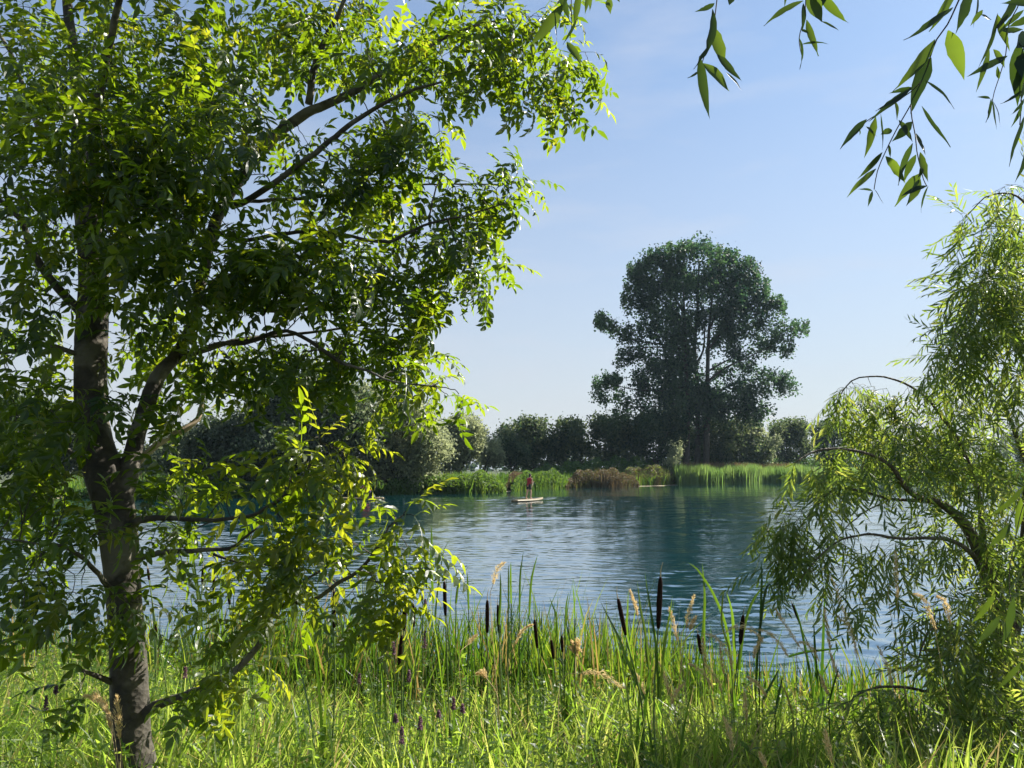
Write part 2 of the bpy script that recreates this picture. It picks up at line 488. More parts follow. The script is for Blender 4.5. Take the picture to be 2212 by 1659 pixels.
# real wavelets: a sheet whose spacing widens with distance
wr = np.random.default_rng(5)
wrow = np.concatenate([[1.5, 3.5], np.arange(5.5, 14, .034), np.arange(14, 28, .055), np.arange(28, 62, .09), np.arange(62, 112, .19), np.arange(112, 175, .8), [220., 300., 420.]])
wcol = np.concatenate([[-9, -5, -3, -2, -1.4], np.linspace(-.86, .86, 225), [1.4, 2, 3, 5, 9]])
U, R = np.meshgrid(wcol, wrow)
X = U * (R + 1.0); Yw = R + 0 * U; Z = 0 * X
for k in range(26):
    lam = wr.uniform(.12, .26) if k < 12 else (wr.uniform(.28, .6) if k < 22 else wr.uniform(1.5, 4))
    th = wr.normal() * (.75 if k < 12 else .45) + .15
    kx, ky = math.sin(th) * 2 * math.pi / lam, math.cos(th) * 2 * math.pi / lam
    amp = .0058 * lam * (1 if k < 22 else .35)
    fade = np.clip(1.5 - .5 * np.interp(R, [14, 28, 29, 62, 63, 112, 130], [.034, .055, .09, .09, .19, .19, .6]) * 5 / lam, 0, 1)
    Z += amp * fade * np.sin(kx * X + ky * Yw + wr.uniform(0, 6.28) + .8 * np.sin(X * .31 + k) + .5 * np.sin(Yw * .23 + k * 2))
gust = .55 + .45 * np.sin(X * .09 + 1.2 * np.sin(Yw * .11)) * np.sin(Yw * .17 + .6)
Z = Z * (.6 + .5 * gust) * (np.abs(U) < 1.3)
Vw = np.stack([X, Yw, Z], -1).reshape(-1, 3)
i_ = np.arange(len(wrow) - 1)[:, None]; j_ = np.arange(len(wcol) - 1)[None]; a_ = i_ * len(wcol) + j_
Qw = np.stack([a_, a_ + 1, a_ + len(wcol) + 1, a_ + len(wcol)], -1).reshape(-1, 4)
w = link('water', mesh_np('water', Vw, [Qw], None, True), watermat())
tag(w, 'rippled blue green lake water', kind='structure')

# ------------------------------------------------------------------ far vegetation
LEAF2 = (np.array([[0, -.5, 0], [.38, -.05, .10], [0, .5, -.05], [-.38, .05, .10]], float), [np.array([[0, 1, 2], [0, 2, 3]])])

def rand_frames(n, upbias=0.0):
    d = rng.normal(size=(n, 3)); z = rng.normal(size=(n, 3)); z[:, 2] += upbias
    return frames(d, z)

def rand_sphere(n, shell=0.5):
    v = rng.normal(size=(n, 3)); v /= np.linalg.norm(v, axis=1, keepdims=True)
    r = rng.random(n) ** (1 / 3.0) * (1 - shell) + shell * (0.75 + 0.25 * rng.random(n))
    return v * r[:, None]

def crown_soup(blobs, Y, nclump, per, csize, leaf, shell=.6, plume=1.0, depth=1.0, tint0=0.0, tint1=1.0, dens=None):
    """blobs: (x, y, rx, ry) measured; leaf clumps scattered through the ellipsoids"""
    s = Soup()
    areas = np.array([b[2] * b[3] for b in blobs], float); areas /= areas.sum()
    allc = []
    for b, a in zip(blobs, areas):
        n = max(4, int(nclump * a)); c0 = P(b[0], b[1], Y); m = mpp(Y)
        off = (b[4] if len(b) > 4 else 0.0)
        p = rand_sphere(n, shell) * np.array([b[2] * m, b[2] * m * depth, b[3] * m]) + c0 + np.array([0, off, 0])
        allc.append(p)
    C = np.vstack(allc)
    C = C[C[:, 2] > 0.1]
    ct = tint0 + (tint1 - tint0) * rng.random(len(C))
    sz = csize * (0.6 + 0.8 * rng.random(len(C)))
    q = np.clip(rng.normal(size=(len(C), per, 3)), -1.9, 1.9) * 0.5
    q[..., 2] *= plume
    pos = (C[:, None] + q * sz[:, None, None]).reshape(-1, 3)
    tint = np.clip(np.repeat(ct, per) + rng.normal(size=len(pos)) * .15, 0, 1)
    keep = pos[:, 2] > 0.05
    pos = pos[keep]; tint = tint[keep]
    n = len(pos)
    s.inst(LEAF2, rand_frames(n, 1.0), pos, leaf * (0.6 + 0.8 * rng.random(n)), tint)
    return s, C

def limb_tubes(base, targets, r0, seed=0, sides=5, trunk_top=None):
    s = Soup()
    rr = np.random.default_rng(seed)
    base = np.asarray(base, float)
    for t in targets:
        mid = base + (t - base) * np.array([.25, .25, .55]) + rr.normal(size=3) * .2
        pth = smooth_path(np.vstack([base, mid, t]), np.linalg.norm(t - base) / 6)
        V, F = tube(pth, np.linspace(r0, r0 * .15, len(pth)), sides)
        s.add(V, F)
    return s

def far_tree(name, label, cat, x, Y, blobs, mat, nclump, per=14, csize=.6, leaf=.3, r0=.15, nl=5, group=None, plume=1., shell=.6, depth=.8, tint=(0, 1), stem_top=None):
    base = P(x, 1010, Y); base[2] = float(ground_h(base[0], base[1])) - .05
    e = empty(name, base, label, cat, group)
    bl = []
    for b in blobs:   # knobbly outline: every mass carries smaller ones on its upper side
        bl.append((b[0], b[1], b[2] * .88, b[3] * .88))
        for k in range(7):
            a = rng.uniform(-.15, math.pi + .15); rr = rng.uniform(.18, .38)
            bl.append((b[0] + math.cos(a) * b[2] * .82, b[1] - math.sin(a) * b[3] * .82, b[2] * rr, b[3] * rr * rng.uniform(.8, 1.3), rng.normal() * 2))
    blobs = bl
    s, C = crown_soup(blobs, Y, int(nclump * .6), int(per * 1.45), csize * 1.05, leaf, shell, plume, depth, tint[0], tint[1])
    top = C[C[:, 2] > np.quantile(C[:, 2], .62)]
    st = top[rng.integers(0, len(top), 46)]
    h_ = np.linspace(0, 1, 9)[None, :, None] * rng.uniform(.8, 2.0, (46, 1, 1)) * np.stack([rng.normal(size=46) * .35, rng.normal(size=46) * .3, np.ones(46)], -1)[:, None, :]
    q = (st[:, None] + h_ + rng.normal(size=(46, 9, 3)) * .09).reshape(-1, 3)
    s.inst(LEAF2, rand_frames(len(q), 1), q, leaf * .75 * rng.uniform(.6, 1.2, len(q)), rng.uniform(.4, 1, len(q)))
    s.build('crown', M[mat], e)
    idx = rng.integers(0, len(C), nl)
    t = C[idx] * .8 + base * .2
    limb_tubes(base, t, r0, int(abs(x))).build('trunk', M['farbark'], e, True)
    return e

# the tall poplar
YP = 122.0
px0 = 1517
pb = P(px0, 1010, YP); pb[2] = ground_h(pb[0], pb[1]) - .1
pop = empty('poplar_tree', pb, 'very tall dark poplar with broad rounded crown rising above the far hedge', 'tree')
def z2(x, y): return (1210 + .3124 * x, 475 + .3124 * y)
def pblob(x, y, rx, ry, off=0): a, b = z2(x, y); return (a, b, rx * .3124, ry * .3124, off)
dense = [pblob(950, 330, 290, 170), pblob(700, 380, 200, 150), pblob(1180, 380, 190, 150), pblob(930, 550, 420, 170), pblob(600, 520, 130, 120), pblob(1290, 500, 140, 130),
         pblob(760, 700, 260, 130), pblob(1250, 700, 190, 100), pblob(730, 900, 200, 150), pblob(860, 880, 130, 160), pblob(1130, 880, 140, 70), pblob(760, 1100, 260, 140), pblob(800, 1300, 300, 130),
         pblob(560, 1130, 80, 60), pblob(1140, 1200, 240, 130), pblob(1180, 1330, 200, 80), pblob(830, 1180, 150, 200), pblob(980, 1280, 150, 150)]
sparse = [pblob(520, 380, 50, 80), pblob(480, 570, 50, 60), pblob(340, 730, 80, 50), pblob(290, 690, 35, 30), pblob(420, 790, 90, 50), pblob(520, 800, 80, 70), pblob(440, 950, 70, 60), pblob(500, 920, 80, 60),
          pblob(330, 1130, 75, 50), pblob(300, 1220, 80, 60), pblob(430, 1260, 90, 60), pblob(380, 1100, 60, 40), pblob(1360, 600, 110, 90), pblob(1480, 600, 65, 60), pblob(1400, 760, 130, 80), pblob(1560, 760, 75, 50), pblob(1640, 730, 50, 28), pblob(1500, 870, 120, 60),
          pblob(1400, 880, 90, 60), pblob(1570, 1120, 90, 60), pblob(1450, 1090, 130, 50), pblob(1340, 1180, 100, 60), pblob(1500, 1160, 80, 50), pblob(1250, 1260, 110, 70), pblob(1330, 1360, 70, 60), pblob(1560, 920, 50, 35)]
sparse += [pblob(1150, 800, 100, 60), pblob(1240, 950, 90, 45), pblob(1130, 1040, 80, 50), pblob(1110, 640, 90, 70), pblob(1420, 1330, 70, 50), pblob(1300, 1020, 80, 40), pblob(430, 1340, 70, 40), pblob(1180, 740, 110, 50)]
s, C1 = crown_soup(dense, YP, 900, 62, 1.15, .42, .5, 1.7, .8, -.5, 1.1)
s2, C2 = crown_soup(sparse, YP, 470, 34, .85, .42, .3, 1.4, .8, .3, 1)
tops = [(760 + 0, 165), (815, 180), (905, 160), (935, 175), (990, 165), (1030, 168), (1100, 190), (1165, 215), (1210, 225), (735, 195), (680, 210), (630, 215), (605, 275), (850, 175),
        (485, 310), (540, 300), (575, 315), (465, 430), (445, 520), (1270, 270), (1310, 270), (1360, 330), (1425, 420), (1425, 470), (1525, 540), (1545, 580), (1620, 715), (1690, 715), (262, 670), (295, 660), (345, 680), (245, 1095), (320, 1075), (375, 1080)]
Ct = []
for (a, b) in tops:
    for k in range(5):
        xx, yy = z2(a + rng.normal() * 8, b + 8 + k * 14)
        Ct.append(P(xx, yy, YP + rng.normal() * 2))
Ct = np.array(Ct)
q = (Ct[:, None] + np.clip(rng.normal(size=(len(Ct), 40, 3)), -1.6, 1.6) * np.array([.30, .4, .5])).reshape(-1, 3)
s2.inst(LEAF2, rand_frames(len(q), 1), q, .42 * (.6 + .8 * rng.random(len(q))), .3 + .7 * rng.random(len(q)))
for nm, sss in (('crown', s), ('foliage', s2)):
    sss.build(nm, M['poplar'], pop)
ts = Soup()
def zp(x, y, dy=0): a, b = z2(x, y); return P(a, b, YP + dy)
stems = [([(870, 1700), (880, 1300), (870, 1000), (860, 700), (850, 450)], .55), ([(1010, 1700), (1015, 1300), (1020, 1000), (1030, 750), (1060, 450)], .55),
         ([(950, 1700), (950, 1200), (930, 900), (950, 600), (960, 300)], .5),
         ([(1015, 1120), (1150, 1020), (1300, 950), (1480, 860)], .22), ([(1020, 1050), (1100, 1000), (1250, 930), (1350, 930)], .18), ([(1020, 860), (1120, 760), (1220, 660), (1380, 560)], .22),
         ([(1020, 900), (1100, 800), (1160, 740), (1240, 600)], .18), ([(1030, 760), (1150, 500), (1250, 380)], .2), ([(1015, 1250), (1200, 1130), (1400, 1100), (1560, 1110)], .22),
         ([(870, 1150), (700, 1180), (500, 1170), (330, 1130)], .2), ([(865, 900), (700, 860), (500, 830), (330, 730)], .2), ([(860, 700), (700, 560), (560, 430)], .2), ([(855, 650), (750, 450), (700, 300)], .2),
         ([(870, 1250), (700, 1290), (500, 1290), (400, 1260)], .16), ([(940, 1000), (990, 900), (1000, 760), (1010, 600)], .22), ([(870, 1000), (780, 900), (600, 880), (450, 930)], .18), ([(1015, 1300), (1150, 1280), (1300, 1340)], .18)]
for k, (pts, r) in enumerate(stems):
    w_ = np.array([zp(a, b, (k % 3 - 1) * 1.2) for a, b in pts])
    pth = smooth_path(w_, 1.2)
    V, F = tube(pth, np.linspace(r, r * .25, len(pth)), 7); ts.add(V, F)
ts.build('trunk', M['farbark'], pop, True)

# rows of hawthorn and sallow behind the far bank
G = 'hawthorn and sallow bushes along the far bank'
far_tree('hawthorn_bush', 'rounded dark hawthorn with feathery top at left end of the far bush row', 'bush', 1135, 122, [(1135, 960, 55, 50), (1110, 980, 35, 40), (1165, 985, 40, 40), (1140, 925, 38, 18)], 'farbush', 900, 14, 1.1, .42, .25, 6, G, 1.0)
far_tree('hawthorn_bush', 'twiggy dark hawthorn second from the left in the far bush row', 'bush', 1225, 122, [(1225, 965, 45, 45), (1240, 985, 50, 40), (1225, 928, 24, 16)], 'farbush', 700, 14, 1.1, .42, .25, 5, G)
far_tree('hawthorn_bush', 'brownish thin topped hawthorn just left of the tall poplar foot', 'bush', 1315, 120, [(1310, 960, 42, 50), (1345, 965, 40, 50), (1300, 920, 22, 14), (1345, 925, 28, 18)], 'farbush', 800, 14, 1.1, .42, .25, 5, G, tint=(.2, 1))
far_tree('sallow_bush', 'broad dark hedge bush directly under the tall poplar trunk', 'bush', 1420, 119, [(1420, 960, 60, 48), (1400, 930, 30, 30), (1450, 930, 40, 40)], 'farbush', 900, 14, 1.2, .42, .25, 5, G, tint=(0, .5))
far_tree('sallow_bush', 'wide grey green sallow mound at right foot of the tall poplar', 'bush', 1560, 127, [(1545, 960, 85, 50), (1500, 970, 50, 40), (1600, 970, 60, 40), (1560, 925, 55, 22)], 'farbush', 1300, 14, 1.1, .42, .25, 6, G, tint=(.15, .9))
far_tree('sallow_bush', 'pale sunlit sallow leaning out from the right of the wide mound', 'bush', 1640, 129, [(1640, 975, 34, 34), (1620, 940, 22, 24)], 'farwillow', 420, 14, .9, .4, .2, 4, G)
far_tree('sallow_bush', 'low domed sallow with bristly top between poplar and right hand bushes', 'bush', 1705, 138, [(1705, 965, 48, 40), (1690, 935, 25, 18), (1720, 930, 20, 15)], 'farbush', 700, 14, 1.0, .42, .25, 5, G, 1.3, tint=(.2, 1))
far_tree('sallow_bush', 'dark bristly bush just left of the near willow tips on the far shore', 'bush', 1800, 154, [(1800, 965, 50, 42), (1780, 932, 26, 16), (1815, 930, 22, 14)], 'farbush', 760, 14, 1.0, .42, .25, 5, G, 1.3, tint=(0, .8))
far_tree('sallow_bush', 'dark bush on the far shore half hidden behind the near willow', 'bush', 1900, 166, [(1900, 970, 65, 40), (1950, 985, 60, 30)], 'farbush', 800, 12, 1.1, .45, .25, 5, G, tint=(.1, 1))
far_tree('sallow_bush', 'far shore bush behind the middle of the near willow', 'bush', 2060, 184, [(2030, 975, 60, 36), (2110, 980, 70, 34)], 'farbush', 800, 12, 1.1, .45, .25, 5, G, tint=(.1, .8))
far_tree('sallow_bush', 'far shore bush at the right edge behind the near willow', 'bush', 2200, 196, [(2190, 975, 60, 38), (2260, 980, 70, 38)], 'farbush', 700, 12, 1.1, .45, .25, 5, G, tint=(.1, .8))
far_tree('young_willow', 'small pale green sapling standing alone below the poplar', 'tree', 1457, 108, [(1457, 990, 12, 16), (1450, 998, 8, 10)], 'farwillow', 90, 10, .35, .28, .06, 3, None, 1.6, tint=(.4, 1))
far_tree('hawthorn_bush', 'low hummock bush in front of the leftmost far hawthorn', 'bush', 1105, 108, [(1105, 985, 32, 26)], 'farbush', 260, 12, .8, .38, .15, 4, G, tint=(0, .7))
# willows on the left of the far shore
W = 'willows on the left of the far shore'
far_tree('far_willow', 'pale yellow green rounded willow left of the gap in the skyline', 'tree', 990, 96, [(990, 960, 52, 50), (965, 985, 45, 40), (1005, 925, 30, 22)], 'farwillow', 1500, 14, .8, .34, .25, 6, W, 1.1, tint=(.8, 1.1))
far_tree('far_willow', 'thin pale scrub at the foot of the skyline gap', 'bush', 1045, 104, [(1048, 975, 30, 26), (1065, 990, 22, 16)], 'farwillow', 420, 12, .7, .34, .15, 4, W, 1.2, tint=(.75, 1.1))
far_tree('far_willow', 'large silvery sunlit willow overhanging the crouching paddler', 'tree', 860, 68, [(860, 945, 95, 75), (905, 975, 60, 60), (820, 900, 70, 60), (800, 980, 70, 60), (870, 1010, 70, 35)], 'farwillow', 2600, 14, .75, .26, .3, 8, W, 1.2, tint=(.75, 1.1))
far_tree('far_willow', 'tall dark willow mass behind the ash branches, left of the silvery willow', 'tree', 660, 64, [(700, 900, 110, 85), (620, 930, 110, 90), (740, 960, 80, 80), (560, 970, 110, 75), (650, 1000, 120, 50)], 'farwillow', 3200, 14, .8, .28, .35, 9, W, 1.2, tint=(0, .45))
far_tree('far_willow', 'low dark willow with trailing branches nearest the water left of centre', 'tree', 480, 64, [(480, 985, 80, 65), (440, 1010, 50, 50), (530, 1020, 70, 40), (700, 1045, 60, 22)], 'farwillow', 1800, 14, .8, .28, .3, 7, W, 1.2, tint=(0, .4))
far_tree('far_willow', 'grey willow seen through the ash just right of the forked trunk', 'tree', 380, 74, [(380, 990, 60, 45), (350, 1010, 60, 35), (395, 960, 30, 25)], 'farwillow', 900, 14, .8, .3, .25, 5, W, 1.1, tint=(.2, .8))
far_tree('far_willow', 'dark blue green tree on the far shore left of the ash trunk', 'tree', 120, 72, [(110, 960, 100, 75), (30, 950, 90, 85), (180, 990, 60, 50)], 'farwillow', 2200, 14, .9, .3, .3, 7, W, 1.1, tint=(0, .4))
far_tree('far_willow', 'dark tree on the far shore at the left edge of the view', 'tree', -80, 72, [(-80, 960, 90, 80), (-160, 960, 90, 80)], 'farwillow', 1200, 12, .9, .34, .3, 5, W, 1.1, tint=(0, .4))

# low distant treeline seen through gaps
s = Soup()
n = 5200
dx = rng.uniform(-420, 520, n)
hh = 5.5 + 2.5 * np.sin(dx * .045) + 1.8 * np.sin(dx * .13 + 2) + 1.2 * np.sin(dx * .31)
pos = np.stack([dx, rng.uniform(330, 350, n), rng.random(n) ** .7 * hh + .8], -1)
s.inst(LEAF2, rand_frames(n, .5), pos, rng.uniform(1.8, 3.4, n), rng.random(n) * .5)
tag(s.build('distant_treeline', M['farbush']), 'low distant treeline on the horizon', kind='stuff')

# ------------------------------------------------------------------ far bank growth
def tuft_field(n, px, py, hmin, hmax, w, tlo, thi, lean=.25, z=None):
    """upright thin blades: n points given as arrays px, py"""
    s = Soup()
    zz = ground_h(px, py) if z is None else z
    h = rng.uniform(hmin, hmax, n)
    az = rng.uniform(0, 2 * math.pi, n)
    ld = rng.normal(size=(n, 2)) * lean * h[:, None]
    b = np.stack([px, py, zz - .05], -1)
    sd = np.stack([np.cos(az), np.sin(az), 0 * az], -1) * (w * (0.6 + .8 * rng.random(n)))[:, None] * .5
    mid = b + np.stack([ld[:, 0] * .35, ld[:, 1] * .35, h * .6], -1)
    top = b + np.stack([ld[:, 0], ld[:, 1], h], -1)
    V = np.stack([b - sd * .7, b + sd * .7, mid + sd, mid - sd, top], 1).reshape(-1, 3)
    o = (np.arange(n) * 5)[:, None]
    t = np.clip(tlo + (thi - tlo) * (.5 + .28 * np.sin(px * 1.3 + 2 * np.sin(px * .37)) + .5 * (rng.random(n) - .5)), 0, 1)
    s.add(V, [o + np.array([[0, 1, 2, 3]])], t)
    s.n -= len(V); s.V.pop()
    s.add(V, [o + np.array([[3, 2, 4]])], t)
    return s
def along(n, xlo, xhi, dlo, dhi, pw=1.0):
    x = rng.uniform(xlo, xhi, n)
    return x, far_shore(x) + dlo + (dhi - dlo) * rng.random(n) ** pw
# rough meadow over the whole far bank
x, y = along(30000, -40, 110, 1.5, 22, 1.0)
keep = (np.sin(x * .5) + np.sin(y * .7 + x * .3) > -1.6)
s = tuft_field(int(keep.sum()), x[keep], y[keep], .6, 1.7, .11, .05, .92)
tag(s.build('bank_meadow', M['fargrass']), 'rough browning meadow grass on the far bank', kind='stuff')
def bx(dx, Y): return float(P(dx, 1040, Y)[0])
def mound(name, label, x0, x1, dlo, dhi, h, n, tlo, thi, leafy=.22, fall=1.0):
    """leafy waterside growth with a rounded top"""
    x, y = along(n, x0, x1, dlo, dhi)
    u = (x - (x0 + x1) / 2) / ((x1 - x0) / 2)
    v = (y - far_shore(x) - (dlo + dhi) / 2) / ((dhi - dlo) / 2)
    top = h * np.sqrt(np.clip(1 - np.abs(u) ** 3 * fall, .10, 1)) * np.sqrt(np.clip(1 - .8 * np.abs(v) ** 4, .05, 1)) * (1 + .12 * np.sin(x * 1.7) + .08 * np.sin(x * 4.1 + 1))
    z = top * (1 - .55 * rng.random(n) ** 2) + np.maximum(ground_h(x, y), 0)
    s = Soup()
    d = np.stack([rng.normal(size=n) * .5, rng.normal(size=n) * .5 - .5, rng.normal(size=n) * .6 - .1], -1)
    Mx = frames(d, np.stack([rng.normal(size=n) * .6, rng.normal(size=n) * .6 - .3, np.ones(n)], -1))
    s.inst(LEAF2, Mx, np.stack([x, y, z], -1), leafy * rng.uniform(.6, 1.5, n), rng.uniform(tlo, thi, n))
    k = n // 3
    x2, y2 = along(k, x0, x1, dlo, dhi)
    u2 = (x2 - (x0 + x1) / 2) / ((x1 - x0) / 2)
    s2 = tuft_field(k, x2, y2, .35, h * 1.05 * np.clip(1 - np.abs(u2) ** 3, .35, 1) * (1 + .2 * np.sin(x2 * 1.3)), .10, tlo, thi, .2)
    o = s.build(name, M['fargrass'])
    tag(o, label, kind='stuff')
    o2 = s2.build('stems', M['fargrass'], o)
    o2['kind'] = 'stuff'
    return o
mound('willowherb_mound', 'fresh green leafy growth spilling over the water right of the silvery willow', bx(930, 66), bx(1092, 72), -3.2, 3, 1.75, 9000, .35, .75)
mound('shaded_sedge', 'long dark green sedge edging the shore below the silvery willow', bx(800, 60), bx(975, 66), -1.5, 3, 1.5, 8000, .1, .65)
mound('nettle_patch', 'bright green leafy patch on the shore behind the standing paddler', bx(1105, 80), bx(1240, 84), -.5, 4, 1.9, 8000, .25, .72)
mound('dock_patch', 'rusty brown dying growth on the shore right of the bright green patch', bx(1222, 86), bx(1385, 94), -.8, 4, 2.0, 9000, .80, .93, .2)
mound('sorrel_patch', 'dull brown undergrowth on the shore left of the bright green patch', bx(1085, 76), bx(1150, 80), 1.5, 6, 1.6, 4000, .8, 1.0, .2)
mound('bramble_patch', 'dark brown scrub just left of the tall reed bed', bx(1350, 96), bx(1490, 101), 2, 8, 2.3, 7000, .72, .9, .24)
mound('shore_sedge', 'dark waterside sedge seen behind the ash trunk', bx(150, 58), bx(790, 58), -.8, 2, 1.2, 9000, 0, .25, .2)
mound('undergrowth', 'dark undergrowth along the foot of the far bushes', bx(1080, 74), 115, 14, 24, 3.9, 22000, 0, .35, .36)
x, y = along(15000, bx(1468, 103), bx(1745, 126), -.5, 6)
s = tuft_field(15000, x, y, 1.3, 3.0 + .35 * np.sin(x * .9) * np.sin(x * .37), .10, .1, .8, .10)
tag(s.build('reed_bed', M['reedbed']), 'tall light green reed bed at the foot of the far bushes', kind='stuff')
x, y = along(7000, bx(1740, 126), bx(1870, 150), -.5, 6)
s = tuft_field(7000, x, y, 1.3, 2.7, .12, .35, .8, .1)
tag(s.build('reed_fringe', M['reedbed']), 'lower bright reed fringe running behind the near willow', kind='stuff')
x, y = along(9000, bx(1860, 140), 120, -.2, 6)
s = tuft_field(9000, x, y, .8, 1.8, .15, .2, .7, .1)
tag(s.build('reed_margin', M['fargrass']), 'thin reeds on the shore at far right', kind='stuff')
x, y = along(2500, bx(1466, 103), bx(1745, 126), 3, 7)
s = tuft_field(2500, x, y, 2.6, 3.3, .12, .86, 1.0, .07)
tag(s.build('reed_heads', M['fargrass']), 'brown seed heads along the top of the reed bed', kind='stuff')
# ------------------------------------------------------------------ paddlers
def capsules(name, segs, mat, parent, voxel=.012, origin=None):
    """tapered limbs fused into one continuous skin: segs of (p0, r0, p1, r1)"""
    s = Soup()
    for p0, r0, p1, r1 in segs:
        p0 = np.array(p0, float); p1 = np.array(p1, float)
        L_ = np.linalg.norm(p1 - p0); t = (p1 - p0) / max(L_, 1e-6)
        k = np.linspace(0, 1, 4)
        a = np.linspace(-80, 0, 4) * math.pi / 180; b = np.linspace(0, 80, 4) * math.pi / 180
        pts = [p0 + t * r0 * math.sin(q) for q in a] + [p0 + (p1 - p0) * q for q in k[1:-1]] + [p1 + t * r1 * math.sin(q) for q in b]
        rad = [r0 * math.cos(q) for q in a] + [r0 + (r1 - r0) * q for q in k[1:-1]] + [r1 * math.cos(q) for q in b]
        V, F = tube(pts, rad, 12); s.add(V, F)
    V = np.concatenate(s.V)
    fs = [np.concatenate(s.F[k]) for k in (3, 4) if s.F[k]]
    me = mesh_np(name, V, fs)
    o = link(name, me, mat, parent)
    md = o.modifiers.new('skin', 'REMESH'); md.mode = 'VOXEL'; md.voxel_size = voxel; md.use_smooth_shade = True
    sm = o.modifiers.new('relax', 'SMOOTH'); sm.factor = .5; sm.iterations = 4
    return o
BSP = P(1142, 1083, 52.7); BSP[2] = 0.0
def W(x, y, z, o=None): o = BSP if o is None else o; return (o[0] + x, o[1] + y, o[2] + z)

def board_mesh(L_, wd, th, rocker=.09):
    n = 25; s = Soup()
    t = np.linspace(0, 1, n)
    prof = np.clip(np.sin(np.clip(t * .93 + .07, 0, 1) * math.pi) ** .45, .06, 1) * wd / 2
    prof = np.where(t < .1, np.maximum(prof, wd * .30), prof)
    zc = rocker * np.clip((t - .62) / .38, 0, 1) ** 2 + .02
    ring = np.array([[-1, .25], [-.93, .8], [-.8, 1], [0, 1.03], [.8, 1], [.93, .8], [1, .25], [.9, -.6], [.6, -1], [-.6, -1], [-.9, -.6]])
    V = np.stack([np.tile(ring[:, 0], (n, 1)) * prof[:, None], np.repeat(((t - .5) * L_)[:, None], 11, 1), zc[:, None] + ring[None, :, 1] * th / 2], -1).reshape(-1, 3)
    i = np.arange(n - 1)[:, None]; j = np.arange(11)[None]
    Q = np.stack([i * 11 + j, i * 11 + (j + 1) % 11, (i + 1) * 11 + (j + 1) % 11, (i + 1) * 11 + j], -1).reshape(-1, 4)
    V = np.vstack([V, V[:11].mean(0), V[-11:].mean(0)])
    jj = np.arange(11); c = n * 11
    T = np.concatenate([np.stack([(jj + 1) % 11, jj, np.full(11, c)], -1), np.stack([c - 11 + jj, c - 11 + (jj + 1) % 11, np.full(11, c + 1)], -1)])
    return V, [Q, T]
def paddleboard(loc, rz, label):
    e = empty('paddleboard', loc, label, 'paddleboard', None, rz)
    V, F = board_mesh(3.4, .80, .13)
    me = mesh_np('hull', V, F, None, True)
    o = bpy.data.objects.new('hull', me); me.materials.append(M['boardrail']); COL.objects.link(o); o.parent = e
    V, F = board_mesh(2.2, .58, .012, 0)
    me = mesh_np('deck_pad', V, F, None, True)
    o = bpy.data.objects.new('deck_pad', me); me.materials.append(M['board']); COL.objects.link(o); o.parent = e; o.location = (0, -.3, .082)
    s = Soup(); V, F = tube([(0, -1.35, -.04), (0, -1.42, -.14), (0, -1.5, -.22)], [.03, .02, .008], 6); s.add(V * 1.0, F)
    o = s.build('fin', M['shaft']); o.parent = e
    return e
paddleboard((BSP[0], BSP[1], .055), -math.atan2(.59, .81), 'pale cream paddleboard under the standing paddler in the red vest')

pz = .14
def w(x, y, z): return W(x, y, z + pz)
fwd = np.array([.59, .81, 0]); side = np.array([.81, -.59, 0])
person = empty('person', W(0, 0, pz), 'person standing on a paddleboard in red vest and black shorts holding a paddle', 'person')
hip = np.array([0, 0, .90])
def q(a, f, s_, z): return w(*(np.array([0, 0, 0.]) + fwd * f + side * s_ + np.array([0, 0, z])))
hl, hr = q(0, 0, -.09, .88), q(0, 0, .09, .88)
kl, kr = q(0, .03, -.14, .47), q(0, .08, .13, .47)
al, ar = q(0, -.04, -.19, .08), q(0, .0, .17, .08)
sl, sr = w(-.085, .13, 1.39), w(.205, -.07, 1.39)
el, hnl = w(.10, .36, 1.17), w(.33, .34, 1.15)
er, hnr = w(.24, .0, 1.12), w(.24, .10, .87)
nk = w(.07, .05, 1.44); hd = w(.11, .07, 1.60)
body = [(hl, .085, kl, .058), (kl, .056, al, .036), (hr, .085, kr, .058), (kr, .056, ar, .036),
        (al, .036, q(0, .15, -.20, .035), .026), (ar, .036, q(0, .19, .19, .035), .026),
        (q(0, 0, -.08, .93), .10, q(0, 0, .08, .93), .10), (q(0, 0, 0, .95), .13, w(.04, .02, 1.18), .12), (w(.04, .02, 1.18), .12, w(.055, .03, 1.33), .13),
        (sl, .06, sr, .06), (w(-.02, .08, 1.31), .085, w(.14, -.02, 1.31), .085),
        (sl, .052, el, .038), (el, .037, hnl, .026), (sr, .052, er, .038), (er, .037, hnr, .026),
        (w(.06, .04, 1.38), .058, nk, .05), (nk, .05, w(.09, .06, 1.52), .05), (w(.10, .06, 1.56), .075, w(.11, .07, 1.62), .085), (w(.125, .10, 1.535), .045, w(.13, .11, 1.56), .05), (w(.155, .15, 1.575), .014, w(.15, .14, 1.60), .010)]
def hand(at, direction, palm_n, grip):
    """palm and five curled fingers closing round the shaft"""
    at = np.array(at); d = np.array(direction) / np.linalg.norm(direction); g = np.array(grip) / np.linalg.norm(grip)
    n = np.array(palm_n) / np.linalg.norm(palm_n)
    out = [(at, .026, at + d * .06, .028)]
    for k, (o_, ln) in enumerate([(-.03, .030), (-.011, .036), (.008, .034), (.026, .026)]):
        a = at + d * .07 + g * o_
        b = a + d * ln + n * .012; c = b - d * ln * .2 + n * .03
        out += [(a, .0085, b, .0080), (b, .008, c, .007)]
    a = at + d * .02 + g * (-.03); b = a + n * .03 + d * .02 - g * .012
    out += [(a, .011, b, .009), (b, .009, b + d * .025 + n * .008, .008)]
    return out
shaft0 = np.array(w(.37, .33, 1.24)); shaft1 = np.array(w(-.08, -.40, -.05))
ax = (shaft1 - shaft0) / np.linalg.norm(shaft1 - shaft0)
